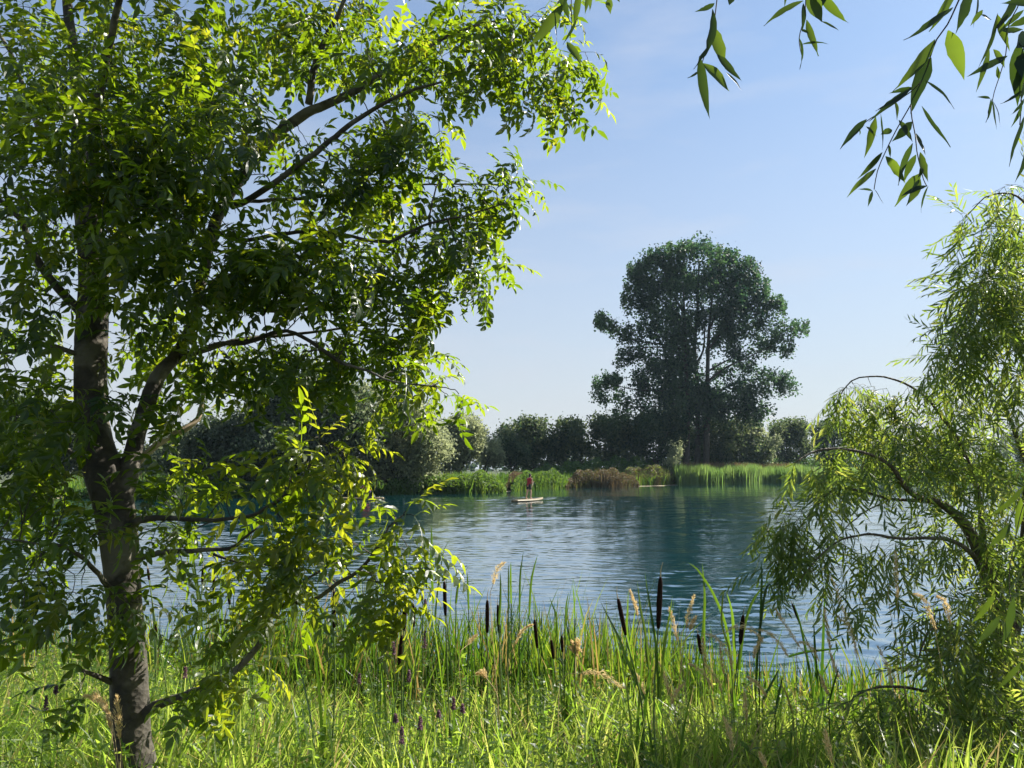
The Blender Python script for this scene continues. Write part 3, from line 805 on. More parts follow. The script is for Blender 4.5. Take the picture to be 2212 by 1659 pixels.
body += hand(hnl, np.array(shaft0 + ax * .08) - np.array(hnl), fwd, ax)
body += hand(hnr, np.array(shaft0 + ax * .50) - np.array(hnr), fwd, ax)
capsules('body', body, M['skin'], person, .011)
capsules('vest', [(w(.0, .0, .98), .140, w(.04, .02, 1.18), .138), (w(.04, .02, 1.18), .138, w(.055, .03, 1.32), .145), (w(-.03, .09, 1.33), .10, w(.15, -.03, 1.33), .10),
                  (w(-.05, .10, 1.39), .062, w(.03, .05, 1.42), .055), (w(.10, .0, 1.42), .055, w(.17, -.05, 1.39), .062)], M['vest'], person, .014)
capsules('shorts', [(q(0, 0, -.07, .96), .115, q(0, 0, .07, .96), .115), (q(0, 0, -.085, .90), .108, q(0, .02, -.115, .70), .085), (q(0, 0, .085, .90), .108, q(0, .04, .11, .70), .085)], M['shorts'], person, .014)
capsules('hair', [(w(.09, .045, 1.60), .092, w(.10, .05, 1.655), .088), (w(.075, .02, 1.54), .05, w(.08, .03, 1.60), .07), (w(.08, .02, 1.67), .035, w(.075, .01, 1.69), .03)], M['hair'], person, .012)
pe = empty('paddle', tuple(shaft1), 'long dark paddle with green blade held by the standing paddler', 'paddle')
s = Soup(); V, F = tube([shaft0, (shaft0 + shaft1) / 2, shaft1], .0145, 8); s.add(V, F); s.build('shaft', M['shaft'], pe, True)
s = Soup(); V, F = tube([shaft0 - side * .05, shaft0 + side * .05], .018, 8); s.add(V, F); s.build('handle', M['shaft'], pe, True)
s = Soup(); b0 = shaft1 - ax * .1
pts = [b0 + ax * t_ for t_ in np.linspace(0, .40, 7)]
wd = [.015, .05, .08, .09, .09, .075, .03]
cs = []
sd = side / np.linalg.norm(side); nn = np.cross(sd, ax)
for p, r in zip(pts, wd):
    cs += [p - sd * r, p + nn * .012, p + sd * r, p - nn * .012]
i = np.arange(6)[:, None]; j = np.arange(4)[None]
Q = np.stack([i * 4 + j, i * 4 + (j + 1) % 4, (i + 1) * 4 + (j + 1) % 4, (i + 1) * 4 + j], -1).reshape(-1, 4)
s.add(np.array(cs), [Q, np.array([[3, 2, 1, 0], [24, 25, 26, 27]])]); s.build('blade', M['blade'], pe)

# crouching paddler by the willow
B2 = P(778, 1075, 55.5); B2[2] = 0
paddleboard((B2[0], B2[1], .055), math.radians(96), 'pale paddleboard in the willow shade under the crouching paddler')
c0 = P(796, 1074, 55.5); c0[2] = .14
def c(x, y, z): return (c0[0] + x, c0[1] + y, c0[2] + z)
per2 = empty('person', c(0, 0, 0), 'person in red top and dark trousers crouching forward on a board in the willow shade', 'person')
b2 = [(c(.05, -.1, .42), .10, c(-.08, -.22, .08), .06), (c(-.08, -.22, .07), .055, c(.28, -.2, .05), .04), (c(.28, -.2, .05), .04, c(.38, -.2, .03), .03),
      (c(.05, .1, .42), .10, c(-.28, .14, .42), .06), (c(-.28, .14, .42), .055, c(-.22, .16, .06), .04), (c(-.22, .16, .05), .035, c(-.36, .16, .03), .03),
      (c(.05, -.06, .44), .11, c(.05, .06, .44), .11), (c(.05, 0, .46), .12, c(-.18, 0, .64), .13), (c(-.18, 0, .64), .13, c(-.32, 0, .72), .12),
      (c(-.32, -.17, .72), .06, c(-.32, .17, .72), .06), (c(-.32, -.18, .72), .05, c(-.42, -.2, .47), .038), (c(-.42, -.2, .47), .037, c(-.58, -.14, .30), .026),
      (c(-.32, .18, .72), .05, c(-.44, .2, .48), .038), (c(-.44, .2, .48), .037, c(-.60, .12, .32), .026),
      (c(-.36, 0, .75), .055, c(-.46, 0, .79), .05), (c(-.50, 0, .80), .08, c(-.53, 0, .78), .085), (c(-.58, 0, .73), .04, c(-.585, 0, .75), .045), (c(-.62, 0, .76), .014, c(-.625, 0, .75), .01)]
b2 += hand(c(-.58, -.14, .30), (-1, 0, -.6), (0, .3, -1), (0, 1, 0)) + hand(c(-.60, .12, .32), (-1, 0, -.6), (0, -.3, -1), (0, 1, 0))
capsules('body', b2, M['skin'], per2, .011)
capsules('red_top', [(c(.02, 0, .50), .135, c(-.18, 0, .64), .145), (c(-.18, 0, .64), .145, c(-.31, 0, .71), .135), (c(-.32, -.16, .72), .075, c(-.32, .16, .72), .075),
                     (c(-.32, -.18, .72), .065, c(-.40, -.2, .52), .052), (c(-.32, .18, .72), .065, c(-.42, .2, .52), .052)], M['vest'], per2, .014)
capsules('trousers', [(c(.05, -.06, .44), .125, c(.05, .06, .44), .125), (c(.05, -.1, .42), .112, c(-.08, -.22, .09), .074), (c(-.08, -.22, .09), .07, c(.22, -.2, .07), .052),
                      (c(.05, .1, .42), .112, c(-.28, .14, .42), .074), (c(-.28, .14, .42), .07, c(-.22, .16, .14), .05)], M['trousers'], per2, .014)
capsules('hair', [(c(-.47, 0, .83), .085, c(-.50, 0, .835), .085)], M['hair'], per2, .012)
# ------------------------------------------------------------------ the ash tree
def pinnate(npair, droop, seed):
    """one compound leaf: stalk along +Y, leaflets in pairs and one at the end"""
    r = np.random.default_rng(seed)
    V = []; T = []; Q = []
    def curve(s):  # position and direction on the drooping stalk
        th = -droop * s
        k = droop
        if abs(k) < 1e-3: return np.array([0, s, 0.]), np.array([0, 1, 0.])
        return np.array([0, math.sin(k * s) / k, -(1 - math.cos(k * s)) / k]), np.array([0, math.cos(k * s), -math.sin(k * s)])
    n = 6
    for k in range(n):
        p, t = curve(k / (n - 1) * .97); wd = .007 * (1.25 - .7 * k / n)
        V += [p + [-wd, 0, 0], p + [wd, 0, 0]]
        if k: b = 2 * k; Q.append([b - 2, b - 1, b + 1, b])
    def leaflet(p, d, up, ln, wd, curl):
        d = d / np.linalg.norm(d); x = np.cross(d, up); x /= np.linalg.norm(x); z = np.cross(x, d)
        b = len(V)
        def pt(a, s_, h=0.): return p + d * a * ln + x * s_ * wd + z * (h * wd + (-curl) * (a ** 2) * ln)
        V.extend([pt(0, 0), pt(.35, 0), pt(.7, 0), pt(1.0, 0), pt(.18, -.34, .10), pt(.45, -.5, .20), pt(.75, -.30, .14), pt(.18, .34, .10), pt(.45, .5, .20), pt(.75, .30, .14)])
        T.extend([[b, b + 1, b + 4], [b, b + 7, b + 1], [b + 3, b + 6, b + 2], [b + 3, b + 2, b + 9]])
        Q.extend([[b + 1, b + 2, b + 6, b + 5], [b + 1, b + 8, b + 9, b + 2]])
        T.extend([[b + 1, b + 5, b + 4], [b + 1, b + 7, b + 8]])
    for k in range(npair):
        s_ = .26 + .62 * k / max(1, npair - 1)
        p, t = curve(s_)
        up = np.array([0, -t[2], t[1]])
        for sg in (-1, 1):
            if r.random() < .05: continue
            a = math.radians(r.uniform(40, 72))
            d = t * math.cos(a) + np.array([sg, 0, 0]) * math.sin(a) + np.array([0, 0, -1]) * r.uniform(.05, .45)
            ln = .30 * (1.0 - .10 * abs(k - npair * .5)) * r.uniform(.66, 1.12)
            leaflet(p, d, up + r.normal(size=3) * .18, ln, ln * r.uniform(.40, .52), r.uniform(-.1, .5))
    p, t = curve(.97)
    leaflet(p, t + r.normal(size=3) * .1, np.array([0, -t[2], t[1]]), .33, .13, .15)
    return np.array(V), [np.array(T), np.array(Q)]
ASHL = [pinnate(5, .6, 11), pinnate(4, 1.3, 12), pinnate(5, 1.0, 13), pinnate(3, .5, 14), pinnate(5, 1.9, 15), pinnate(4, .1, 16), pinnate(4, .7, 1), pinnate(4, 1.1, 2), pinnate(5, .5, 3), pinnate(5, 1.4, 4), pinnate(4, .3, 5), pinnate(5, .9, 6), pinnate(3, .9, 7), pinnate(4, 1.7, 8)]

ash_base = P(300, 1659, 3.4); ash_base[2] = float(ground_h(ash_base[0], ash_base[1])) - .05
ash = empty('ash_tree', ash_base, 'big backlit ash tree with leaning forked trunk filling the left half', 'tree')

TR = 3.4
gb = ash_base
# x, y, distance, width in measured units
limbs = [
 ('trunk', [(330, 1900, 3.4, 92), (305, 1700, 3.4, 76), (288, 1600, 3.4, 71), (283, 1530, 3.4, 76), (278, 1450, 3.4, 74), (272, 1350, 3.4, 70), (263, 1250, 3.4, 70), (255, 1150, 3.4, 76), (238, 1060, 3.42, 84), (208, 970, 3.45, 74), (197, 900, 3.48, 66), (196, 800, 3.5, 65), (199, 720, 3.52, 66), (203, 620, 3.55, 62), (196, 520, 3.6, 56), (182, 430, 3.65, 44), (172, 330, 3.7, 34), (170, 250, 3.75, 28), (160, 120, 3.8, 24), (145, 0, 3.9, 20), (140, -200, 4., 16), (150, -500, 4.1, 8)], 20),
 ('limb', [(255, 1110, 3.42, 40), (280, 1030, 3.44, 40), (302, 933, 3.5, 34), (345, 815, 3.55, 32), (386, 762, 3.6, 26), (418, 690, 3.62, 22), (440, 600, 3.62, 24), (465, 500, 3.62, 26), (490, 435, 3.62, 25), (547, 346, 3.65, 25), (601, 288, 3.7, 24), (667, 237, 3.7, 22), (758, 193, 3.72, 17), (864, 130, 3.75, 13), (994, 60, 3.8, 9), (1100, 30, 3.85, 5)], 12),
 ('limb', [(196, 540, 3.58, 34), (200, 440, 3.55, 30), (197, 340, 3.5, 26), (199, 255, 3.5, 24), (222, 130, 3.4, 18), (250, 0, 3.3, 14), (290, -200, 3.2, 9)], 10),
 ('limb', [(190, 470, 3.62, 20), (150, 400, 3.75, 20), (108, 328, 3.9, 18), (70, 250, 4.0, 14), (20, 120, 4.1, 9), (-60, 0, 4.2, 6)], 8),
 ('limb', [(200, 700, 3.52, 22), (153, 652, 3.5, 20), (109, 605, 3.45, 18), (60, 530, 3.4, 15), (40, 470, 3.35, 12), (-40, 400, 3.3, 8)], 8),
 ('limb', [(667, 225, 3.7, 18), (681, 145, 3.66, 16), (710, 73, 3.6, 13), (740, 7, 3.55, 10), (780, -120, 3.5, 6)], 8),
 ('limb', [(500, 445, 3.62, 16), (547, 426, 3.58, 14), (667, 350, 3.5, 13), (765, 273, 3.45, 11), (860, 220, 3.4, 8), (960, 190, 3.35, 5)], 8),
 ('branch', [(503, 437, 3.62, 10), (583, 433, 3.7, 8), (692, 422, 3.8, 7), (830, 400, 3.9, 5), (960, 395, 4.0, 4), (1080, 400, 4.0, 3)], 6),
 ('branch', [(470, 500, 3.62, 14), (520, 520, 3.6, 10), (605, 503, 3.55, 9), (700, 500, 3.5, 8), (787, 517, 3.5, 8), (838, 521, 3.5, 8), (867, 506, 3.5, 7), (926, 477, 3.5, 6), (1010, 455, 3.5, 4), (1090, 430, 3.5, 3)], 6),
 ('branch', [(926, 477, 3.5, 5), (933, 437, 3.5, 4), (955, 379, 3.5, 3)], 5),
 ('branch', [(430, 640, 3.62, 16), (500, 660, 3.7, 12), (640, 670, 3.8, 10), (760, 650, 3.85, 9), (860, 616, 3.9, 7), (922, 594, 3.9, 6), (985, 560, 3.9, 4)], 6),
 ('branch', [(386, 770, 3.6, 15), (452, 745, 3.5, 12), (530, 738, 3.4, 11), (620, 715, 3.3, 9), (700, 757, 3.25, 9), (743, 783, 3.2, 8), (798, 798, 3.15, 6), (850, 822, 3.1, 5), (933, 833, 3.1, 3)], 6),
 ('branch', [(345, 815, 3.55, 14), (388, 775, 3.6, 12), (515, 736, 3.7, 10), (581, 729, 3.8, 8), (700, 715, 3.9, 6), (830, 700, 4.0, 4), (900, 720, 4.0, 3)], 6),
 ('branch', [(180, 755, 3.5, 14), (160, 762, 3.45, 13), (90, 745, 3.4, 11), (0, 762, 3.3, 9), (-120, 740, 3.2, 6)], 6),
 ('branch', [(245, 1070, 3.42, 18), (190, 1010, 3.6, 14), (120, 960, 3.7, 11), (20, 930, 3.8, 8), (-60, 900, 3.9, 5)], 6),
 ('dead_branch', [(290, 1010, 3.5, 14), (339, 959, 3.55, 15), (388, 933, 3.6, 15), (428, 904, 3.65, 12), (441, 838, 3.65, 7)], 7),
 ('branch', [(290, 1208, 3.4, 15), (352, 1199, 3.35, 11), (420, 1197, 3.3, 10), (485, 1193, 3.25, 8), (520, 1170, 3.25, 6), (548, 1148, 3.25, 4)], 7),
 ('branch', [(461, 1197, 3.27, 6), (510, 1216, 3.25, 6), (563, 1223, 3.2, 5), (640, 1215, 3.2, 3)], 6),
 ('branch', [(300, 1560, 3.4, 26), (334, 1524, 3.35, 20), (422, 1492, 3.25, 17), (499, 1450, 3.2, 15), (556, 1383, 3.15, 13), (590, 1316, 3.1, 10), (667, 1298, 3.1, 9), (720, 1264, 3.05, 9), (773, 1236, 3.0, 8), (817, 1180, 3.0, 7), (839, 1136, 3.0, 5), (867, 1111, 3.0, 3)], 8),
 ('branch', [(265, 1150, 3.4, 22), (303, 1126, 3.35, 16), (360, 1119, 3.3, 12), (450, 1125, 3.2, 9), (539, 1114, 3.1, 8), (570, 1101, 3.1, 8), (608, 1076, 3.05, 8), (648, 1042, 3.0, 7), (673, 1005, 3.0, 6), (695, 955, 3.0, 4)], 7),
 ('branch', [(255, 1480, 3.4, 16), (218, 1466, 3.3, 12), (169, 1443, 3.2, 6)], 6),
 ('branch', [(590, 1316, 3.1, 8), (620, 1280, 3.1, 6), (700, 1225, 3.15, 5), (790, 1190, 3.2, 3)], 5),
 ('branch', [(255, 1300, 3.4, 14), (200, 1230, 3.2, 10), (140, 1180, 3.0, 8), (60, 1170, 2.9, 5), (-40, 1150, 2.8, 3)], 6),
]
node_p = []; node_r = []
for k, (nm, pts, sides) in enumerate(limbs):
    a = np.array(pts, float)
    wpts = np.hstack([P(a[:, 0], a[:, 1], a[:, 2]), (a[:, 3] * mpp(a[:, 2]) / 2)[:, None]])
    pth = smooth_path(wpts, .035 if nm == 'trunk' else .045)
    rad = np.maximum(pth[:, 3], .002)
    c3 = pth[:, :3].copy()
    if nm != 'trunk':
        c3 += np.cumsum(rng.normal(size=c3.shape) * .0022, 0)
    V, F = tube(c3, rad, sides)
    if sides >= 10:  # uneven bark swellings
        nV = len(V)
        f = (np.sin(V[:, 2] * 9 + V[:, 0] * 31 + np.sin(V[:, 1] * 40)) * .5 + np.sin(V[:, 2] * 17 - V[:, 1] * 67) * .35 + np.sin(V[:, 0] * 90 + V[:, 2] * 7) * .3 + rng.normal(size=nV) * .10)
        ctr = np.repeat(c3, sides, 0); ctr = np.vstack([ctr, V[len(ctr):]])
        d = V - ctr
        V = ctr + d * (1 + .055 * f[:, None])
    s = Soup(); s.add(V, F)
    s.build(nm, M['deadwood'] if nm == 'dead_branch' else M['bark'], ash, True)
    if nm != 'dead_branch':
        node_p.append(c3); node_r.append(rad)
    for q0, r0 in zip(c3[::7], rad[::7]): pass

clusters = [  # x, y, rx, ry, distance, spread, tips
 (150, 150, 210, 200, 3.7, .8, 150), (450, 110, 240, 140, 3.7, .7, 125), (760, 80, 190, 95, 3.7, .6, 110), (980, 90, 150, 100, 3.7, .5, 95), (1170, 175, 100, 75, 3.7, .35, 44), (1240, 130, 50, 50, 3.7, .25, 10), (1130, 40, 100, 50, 3.6, .4, 26),
 (880, 300, 95, 80, 3.7, .5, 46), (760, 330, 110, 70, 3.7, .5, 34), (720, 430, 160, 70, 3.7, .5, 60), (930, 400, 70, 45, 3.7, .3, 20), (1070, 400, 75, 40, 3.7, .3, 20), (1110, 430, 40, 30, 3.6, .2, 7), (1010, 490, 80, 50, 3.7, .3, 30), (1000, 585, 70, 40, 3.8, .3, 20), (1040, 600, 40, 28, 3.7, .2, 6),
 (860, 560, 120, 80, 3.6, .4, 58), (660, 590, 170, 90, 3.4, .5, 95), (870, 690, 80, 60, 3.7, .4, 34), (800, 760, 110, 60, 3.5, .4, 44), (890, 815, 80, 35, 3.2, .3, 24), (960, 850, 40, 20, 3.1, .15, 7), (925, 765, 45, 35, 3.6, .25, 10), (870, 860, 50, 20, 3.1, .2, 6),
 (620, 780, 150, 55, 3.5, .5, 60), (470, 760, 110, 90, 3.6, .5, 50), (420, 290, 190, 140, 3.2, .5, 150), (440, 560, 160, 130, 3.3, .5, 120), (200, 300, 190, 130, 3.2, .4, 70), (640, 600, 110, 70, 3.3, .3, 50), (130, 450, 200, 150, 3.3, .6, 120), (80, 680, 170, 110, 3.4, .6, 70), (310, 720, 100, 60, 3.7, .5, 34), (320, 440, 140, 130, 3.0, .4, 60),
 (90, 900, 150, 110, 3.3, .5, 70), (235, 870, 80, 55, 3.1, .2, 24), (90, 1110, 140, 120, 3.2, .5, 66), (50, 1290, 80, 60, 2.9, .4, 14), (175, 1270, 60, 55, 2.9, .3, 13), (350, 860, 60, 60, 3.6, .4, 14), (620, 300, 60, 40, 3.7, .3, 8),
 (400, 1020, 60, 60, 3.5, .3, 20), (340, 1120, 70, 45, 3.4, .3, 16), (380, 1160, 60, 35, 3.3, .3, 10), (500, 1080, 60, 25, 3.2, .2, 5), (690, 960, 26, 26, 3.0, .12, 6), (740, 995, 36, 26, 3.0, .12, 8), (640, 1010, 55, 35, 3.0, .15, 18), (680, 1060, 50, 30, 3.0, .15, 14),
 (600, 1150, 80, 35, 3.15, .3, 14), (690, 1190, 110, 55, 3.1, .3, 30), (850, 1115, 50, 30, 3.0, .15, 12), (890, 1200, 45, 25, 3.0, .12, 10), (760, 1260, 100, 45, 3.0, .3, 20), (590, 1270, 80, 50, 3.15, .3, 20), (820, 1310, 50, 25, 3.0, .2, 5),
 (420, 1500, 80, 30, 3.2, .3, 14), (500, 1440, 55, 40, 3.2, .2, 10), (560, 1350, 50, 40, 3.1, .2, 9), (275, 1330, 50, 60, 3.25, .15, 14), (230, 1180, 50, 60, 3.2, .2, 10), (180, 1490, 50, 25, 3.2, .2, 5), (390, 1330, 40, 40, 3.4, .2, 4), (460, 1240, 50, 30, 3.3, .2, 6),
 (300, -260, 560, 220, 3.6, 1.1, 300), (700, -260, 480, 170, 4.6, .6, 130), (-220, 420, 160, 480, 3.4, .9, 70), (880, -150, 280, 110, 3.6, .7, 36), (100, 250, 200, 200, 2.8, .4, 36), (-200, 1000, 120, 200, 3.3, .6, 20),
]
att = []
for (x, y, rx, ry, Y, dY, n) in clusters:
    v = rand_sphere(max(2, int(n * .54)), .25)
    att.append(P(x + v[:, 0] * rx, y + v[:, 2] * ry, Y + v[:, 1] * dY))
att = np.vstack(att)
def proj(p):
    r = p - np.array([0, 0, CAM_Z]); yy = r[..., 1] * cp + r[..., 2] * sp; zz = -r[..., 1] * sp + r[..., 2] * cp
    return (512 + FPX * r[..., 0] / yy) / K, (384 - FPX * zz / yy) / K
def stem_clear(p):
    # leaves keep off the bare lengths of the stem
    x, y = proj(p); c = np.interp(y, [600, 900, 1060, 1250, 1450, 1659], [203, 197, 238, 263, 280, 300])
    near = (np.abs(x - c) < 62) & (p[..., 1] < 3.45)
    return near & (((y > 665) & (y < 830)) | ((y > 1385) & (y < 1700)) | ((y > 1170) & (y < 1240)) | ((y > 930) & (y < 1060)))
att = att[~stem_clear(att)]
node = np.vstack(node_p); nrad = np.concatenate(node_r)
d0 = np.array([np.min(np.sum((node - a) ** 2, 1)) for a in att])
order = np.argsort(d0)
cap = len(node) + len(att) * 9
NP = np.zeros((cap, 3)); NR = np.zeros(cap); NN = len(node)
NP[:NN] = node; NR[:NN] = nrad
tw = Soup(); tips = []
UP = np.array([0, 0, 1.0])
for ai in order:
    a = att[ai]
    dd = np.sum((NP[:NN] - a) ** 2, 1) + np.where(NR[:NN] < .0024, .02, 0) + np.where(NR[:NN] > .03, .06, 0)
    b = int(np.argmin(dd)); p0 = NP[b]; L_ = np.linalg.norm(a - p0)
    if L_ < .02: L_ = .02
    m = 6
    t = np.linspace(0, 1, m + 1)[:, None]
    side_ = rng.normal(size=3); side_[2] = abs(side_[2]) * .8
    bow = np.sin(t * math.pi) * side_ * L_ * .10
    pth = p0 + (a - p0) * t + bow + rng.normal(size=(m + 1, 3)) * L_ * .02 * np.sin(t * math.pi)
    r0 = min(NR[b] * .8, .0022 + .0065 * L_)
    rad = np.linspace(r0, .0016, m + 1)
    V, F = tube(pth, rad, 4, False); tw.add(V, F)
    NP[NN:NN + m] = pth[1:]; NR[NN:NN + m] = rad[1:]; NN += m
    tips.append((pth, L_))
o = tw.build('twigs', M['twig'], ash); o['kind'] = 'stuff'
# leaves on the twigs, in opposite pairs
LD = []; LP = []; LS = []
for pth, L_ in tips:
    td = pth[-1] - pth[-3]; td /= np.linalg.norm(td)
    spots = [1.0, .96] + ([.72] if L_ > .12 else []) + ([.45] if L_ > .35 else [])
    for si, s_ in enumerate(spots):
        f = s_ * (len(pth) - 1); k = min(int(f), len(pth) - 2); p = pth[k] + (pth[k + 1] - pth[k]) * (f - k)
        if si == 0:
            LD.append(td + rng.normal(size=3) * .3); LP.append(p); LS.append(rng.uniform(.16, .25)); continue
        if rng.random() < .18: continue
        ph = rng.uniform(0, math.pi)
        u = np.cross(td, UP + rng.normal(size=3) * .2); u /= np.linalg.norm(u); v = np.cross(u, td)
        w_ = u * math.cos(ph) + v * math.sin(ph)
        for sg in (-1, 1):
            if rng.random() < .12: continue
            LD.append(td * rng.uniform(.3, .9) + w_ * sg + np.array([0, 0, -.15]) + rng.normal(size=3) * .15); LP.append(p); LS.append(rng.uniform(.15, .24))
LD = np.array(LD); LP = np.array(LP); LS = np.array(LS)
kp = ~stem_clear(LP + LD / np.linalg.norm(LD, axis=1, keepdims=True) * LS[:, None] * .6)
LD, LP, LS = LD[kp], LP[kp], LS[kp]
# the boughs carry few leaves on their own length, so they stay in sight
lc = LP + LD / np.linalg.norm(LD, axis=1, keepdims=True) * LS[:, None] * .5
lx, ly = proj(lc)
kp = np.ones(len(LP), bool)
for li in (1, 2, 3, 4, 5, 6, 8, 10, 11, 12, 13, 15, 16, 18, 19):
    a_ = smooth_path(np.array([(p_[0], p_[1], p_[2] * 100) for p_ in limbs[li][1]], float), 12)
    d2 = np.min((lx[:, None] - a_[None, :, 0]) ** 2 + (ly[:, None] - a_[None, :, 1]) ** 2, 1)
    jm = np.argmin((lx[:, None] - a_[None, :, 0]) ** 2 + (ly[:, None] - a_[None, :, 1]) ** 2, 1)
    tn_ = jm / len(a_)
    kp &= ~((d2 < (24 if li < 8 else 15) ** 2) & (lc[:, 1] < a_[jm, 2] / 100 + .05) & (tn_ < .8) & (rng.random(len(LP)) < .5))
LD, LP, LS = LD[kp], LP[kp], LS[kp]; NLf = len(LP)
upv = np.tile([0., 0, 1.0], (NLf, 1)) + np.array(SUN_DIR)[None] * .55 + rng.normal(size=(NLf, 3)) * .42
MX = frames(LD, upv)
lt = np.clip(rng.normal(.42, .2, NLf), 0, 1); lt[rng.random(NLf) < .03] = 1.0
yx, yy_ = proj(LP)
glow_paint = (yx > 430) & (yy_ > 930) & (rng.random(NLf) < .8)  # backlit glow of the low sprays, painted into their leaf tint
lt[glow_paint] = np.clip(lt[glow_paint] + .32, 0, .95)
var = rng.integers(0, len(ASHL), NLf)
# nearest leaves that fall inside the picture become separate parts
rel = LP - np.array([0, 0, CAM_Z])
yy = rel[:, 1] * cp + rel[:, 2] * sp; zz = -rel[:, 1] * sp + rel[:, 2] * cp
pxx = 512 + FPX * rel[:, 0] / yy; pyy = 384 - FPX * zz / yy
vis = (pxx > 10) & (pxx < 1014) & (pyy > 8) & (pyy < 700)
# prefer leaves that stand free at the outside of the crown, then the nearest
free = np.zeros(NLf)
gx = (np.clip(pxx, 0, 1023) // 26).astype(int); gy = (np.clip(pyy, 0, 767) // 26).astype(int)
cnt = np.zeros((41, 31)); np.add.at(cnt, (gx[vis], gy[vis]), 1)
front = {}
score = yy / LS * .18 + cnt[gx, gy] * .06
score[~vis] = 1e9
used = {}
pick = []
for i in np.argsort(score):
    key = (gx[i], gy[i])
    if used.get(key, 0) >= 2: continue
    used[key] = used.get(key, 0) + 1; pick.append(i)
    if len(pick) >= 300: break
pick = np.array(pick); isp = np.zeros(NLf, bool); isp[pick] = True
fol = Soup()
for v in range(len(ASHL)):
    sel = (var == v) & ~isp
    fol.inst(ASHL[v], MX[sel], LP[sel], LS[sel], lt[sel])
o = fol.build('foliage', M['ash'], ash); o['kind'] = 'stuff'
from mathutils import Matrix
lm = {}
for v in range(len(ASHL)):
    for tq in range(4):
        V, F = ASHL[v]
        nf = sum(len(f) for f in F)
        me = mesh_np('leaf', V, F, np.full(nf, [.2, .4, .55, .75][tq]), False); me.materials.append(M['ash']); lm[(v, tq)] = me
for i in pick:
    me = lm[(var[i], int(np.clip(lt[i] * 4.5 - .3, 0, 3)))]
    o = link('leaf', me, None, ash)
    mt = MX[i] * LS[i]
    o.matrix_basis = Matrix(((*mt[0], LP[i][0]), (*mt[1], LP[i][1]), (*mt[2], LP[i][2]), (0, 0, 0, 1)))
print('ash leaves', NLf)
# ------------------------------------------------------------------ willow at the right
def lance(ln, wd, curl, fold=.12, nseg=4, bend=0.0):
    """long narrow leaf along +Y from its base"""
    V = []; Q = []; T = []
    pr = [.12, .75, 1.0, .72, .0] if nseg == 4 else list(np.interp(np.linspace(0, 1, nseg + 1), [0, .06, .2, .38, .55, .72, .86, 1], [.08, .35, .85, 1.0, .92, .62, .26, .0]))
    for k in range(nseg + 1):
        a = k / nseg; h = -curl * a * a * ln; w_ = wd / 2 * pr[k]; bx_ = bend * a * a * ln
        V += [[bx_ - w_, a * ln, h + fold * w_], [bx_, a * ln, h], [bx_ + w_, a * ln, h + fold * w_]]
    for k in range(nseg):
        b = 3 * k
        Q += [[b, b + 1, b + 4, b + 3], [b + 1, b + 2, b + 5, b + 4]]
    return np.array(V, float), np.array(Q)
def spray(seed, n=15, ln=.32):
    """hanging leafy shoot of a willow, along +Y"""
    r = np.random.default_rng(seed)
    s = Soup()
    k = np.linspace(0, 1, 7)
    c3 = np.stack([.02 * np.sin(k * 5 + seed), k * ln, -.25 * ln * k ** 2], -1)
    V, F = tube(c3, np.linspace(.0016, .0006, 7), 3, False); s.add(V, F, .3)
    for i in range(n):
        a = .10 + .9 * i / (n - 1)
        p = np.array([np.interp(a, k, c3[:, j]) for j in range(3)])
        V, Q = lance(r.uniform(.075, .11) * (1 - .3 * (a > .9)), r.uniform(.0125, .017), r.uniform(0, .35), .15, 3)
        ang = r.uniform(25, 55) * (-1 if i % 2 else 1) if i < n - 1 else 0
        ang = math.radians(ang)
        d = np.array([[math.sin(ang), math.cos(ang), -r.uniform(.1, .6)]])
        Mx = frames(d, np.array([[0, 0, 1.0]]) + r.normal(size=(1, 3)) * .35)[0]
        s.add(V @ Mx.T + p, [Q], float(np.clip(r.normal(.45, .25), 0, 1)))
    Vv = np.concatenate(s.V)
    fs = [np.concatenate(s.F[j]) for j in (3, 4) if s.F[j]]
    ts_ = np.concatenate([np.concatenate(s.T[j]) for j in (3, 4) if s.T[j]])
    return Vv, fs, ts_
SPR = [spray(k, 13 + k % 4, .26 + .03 * (k % 4)) for k in range(7)]

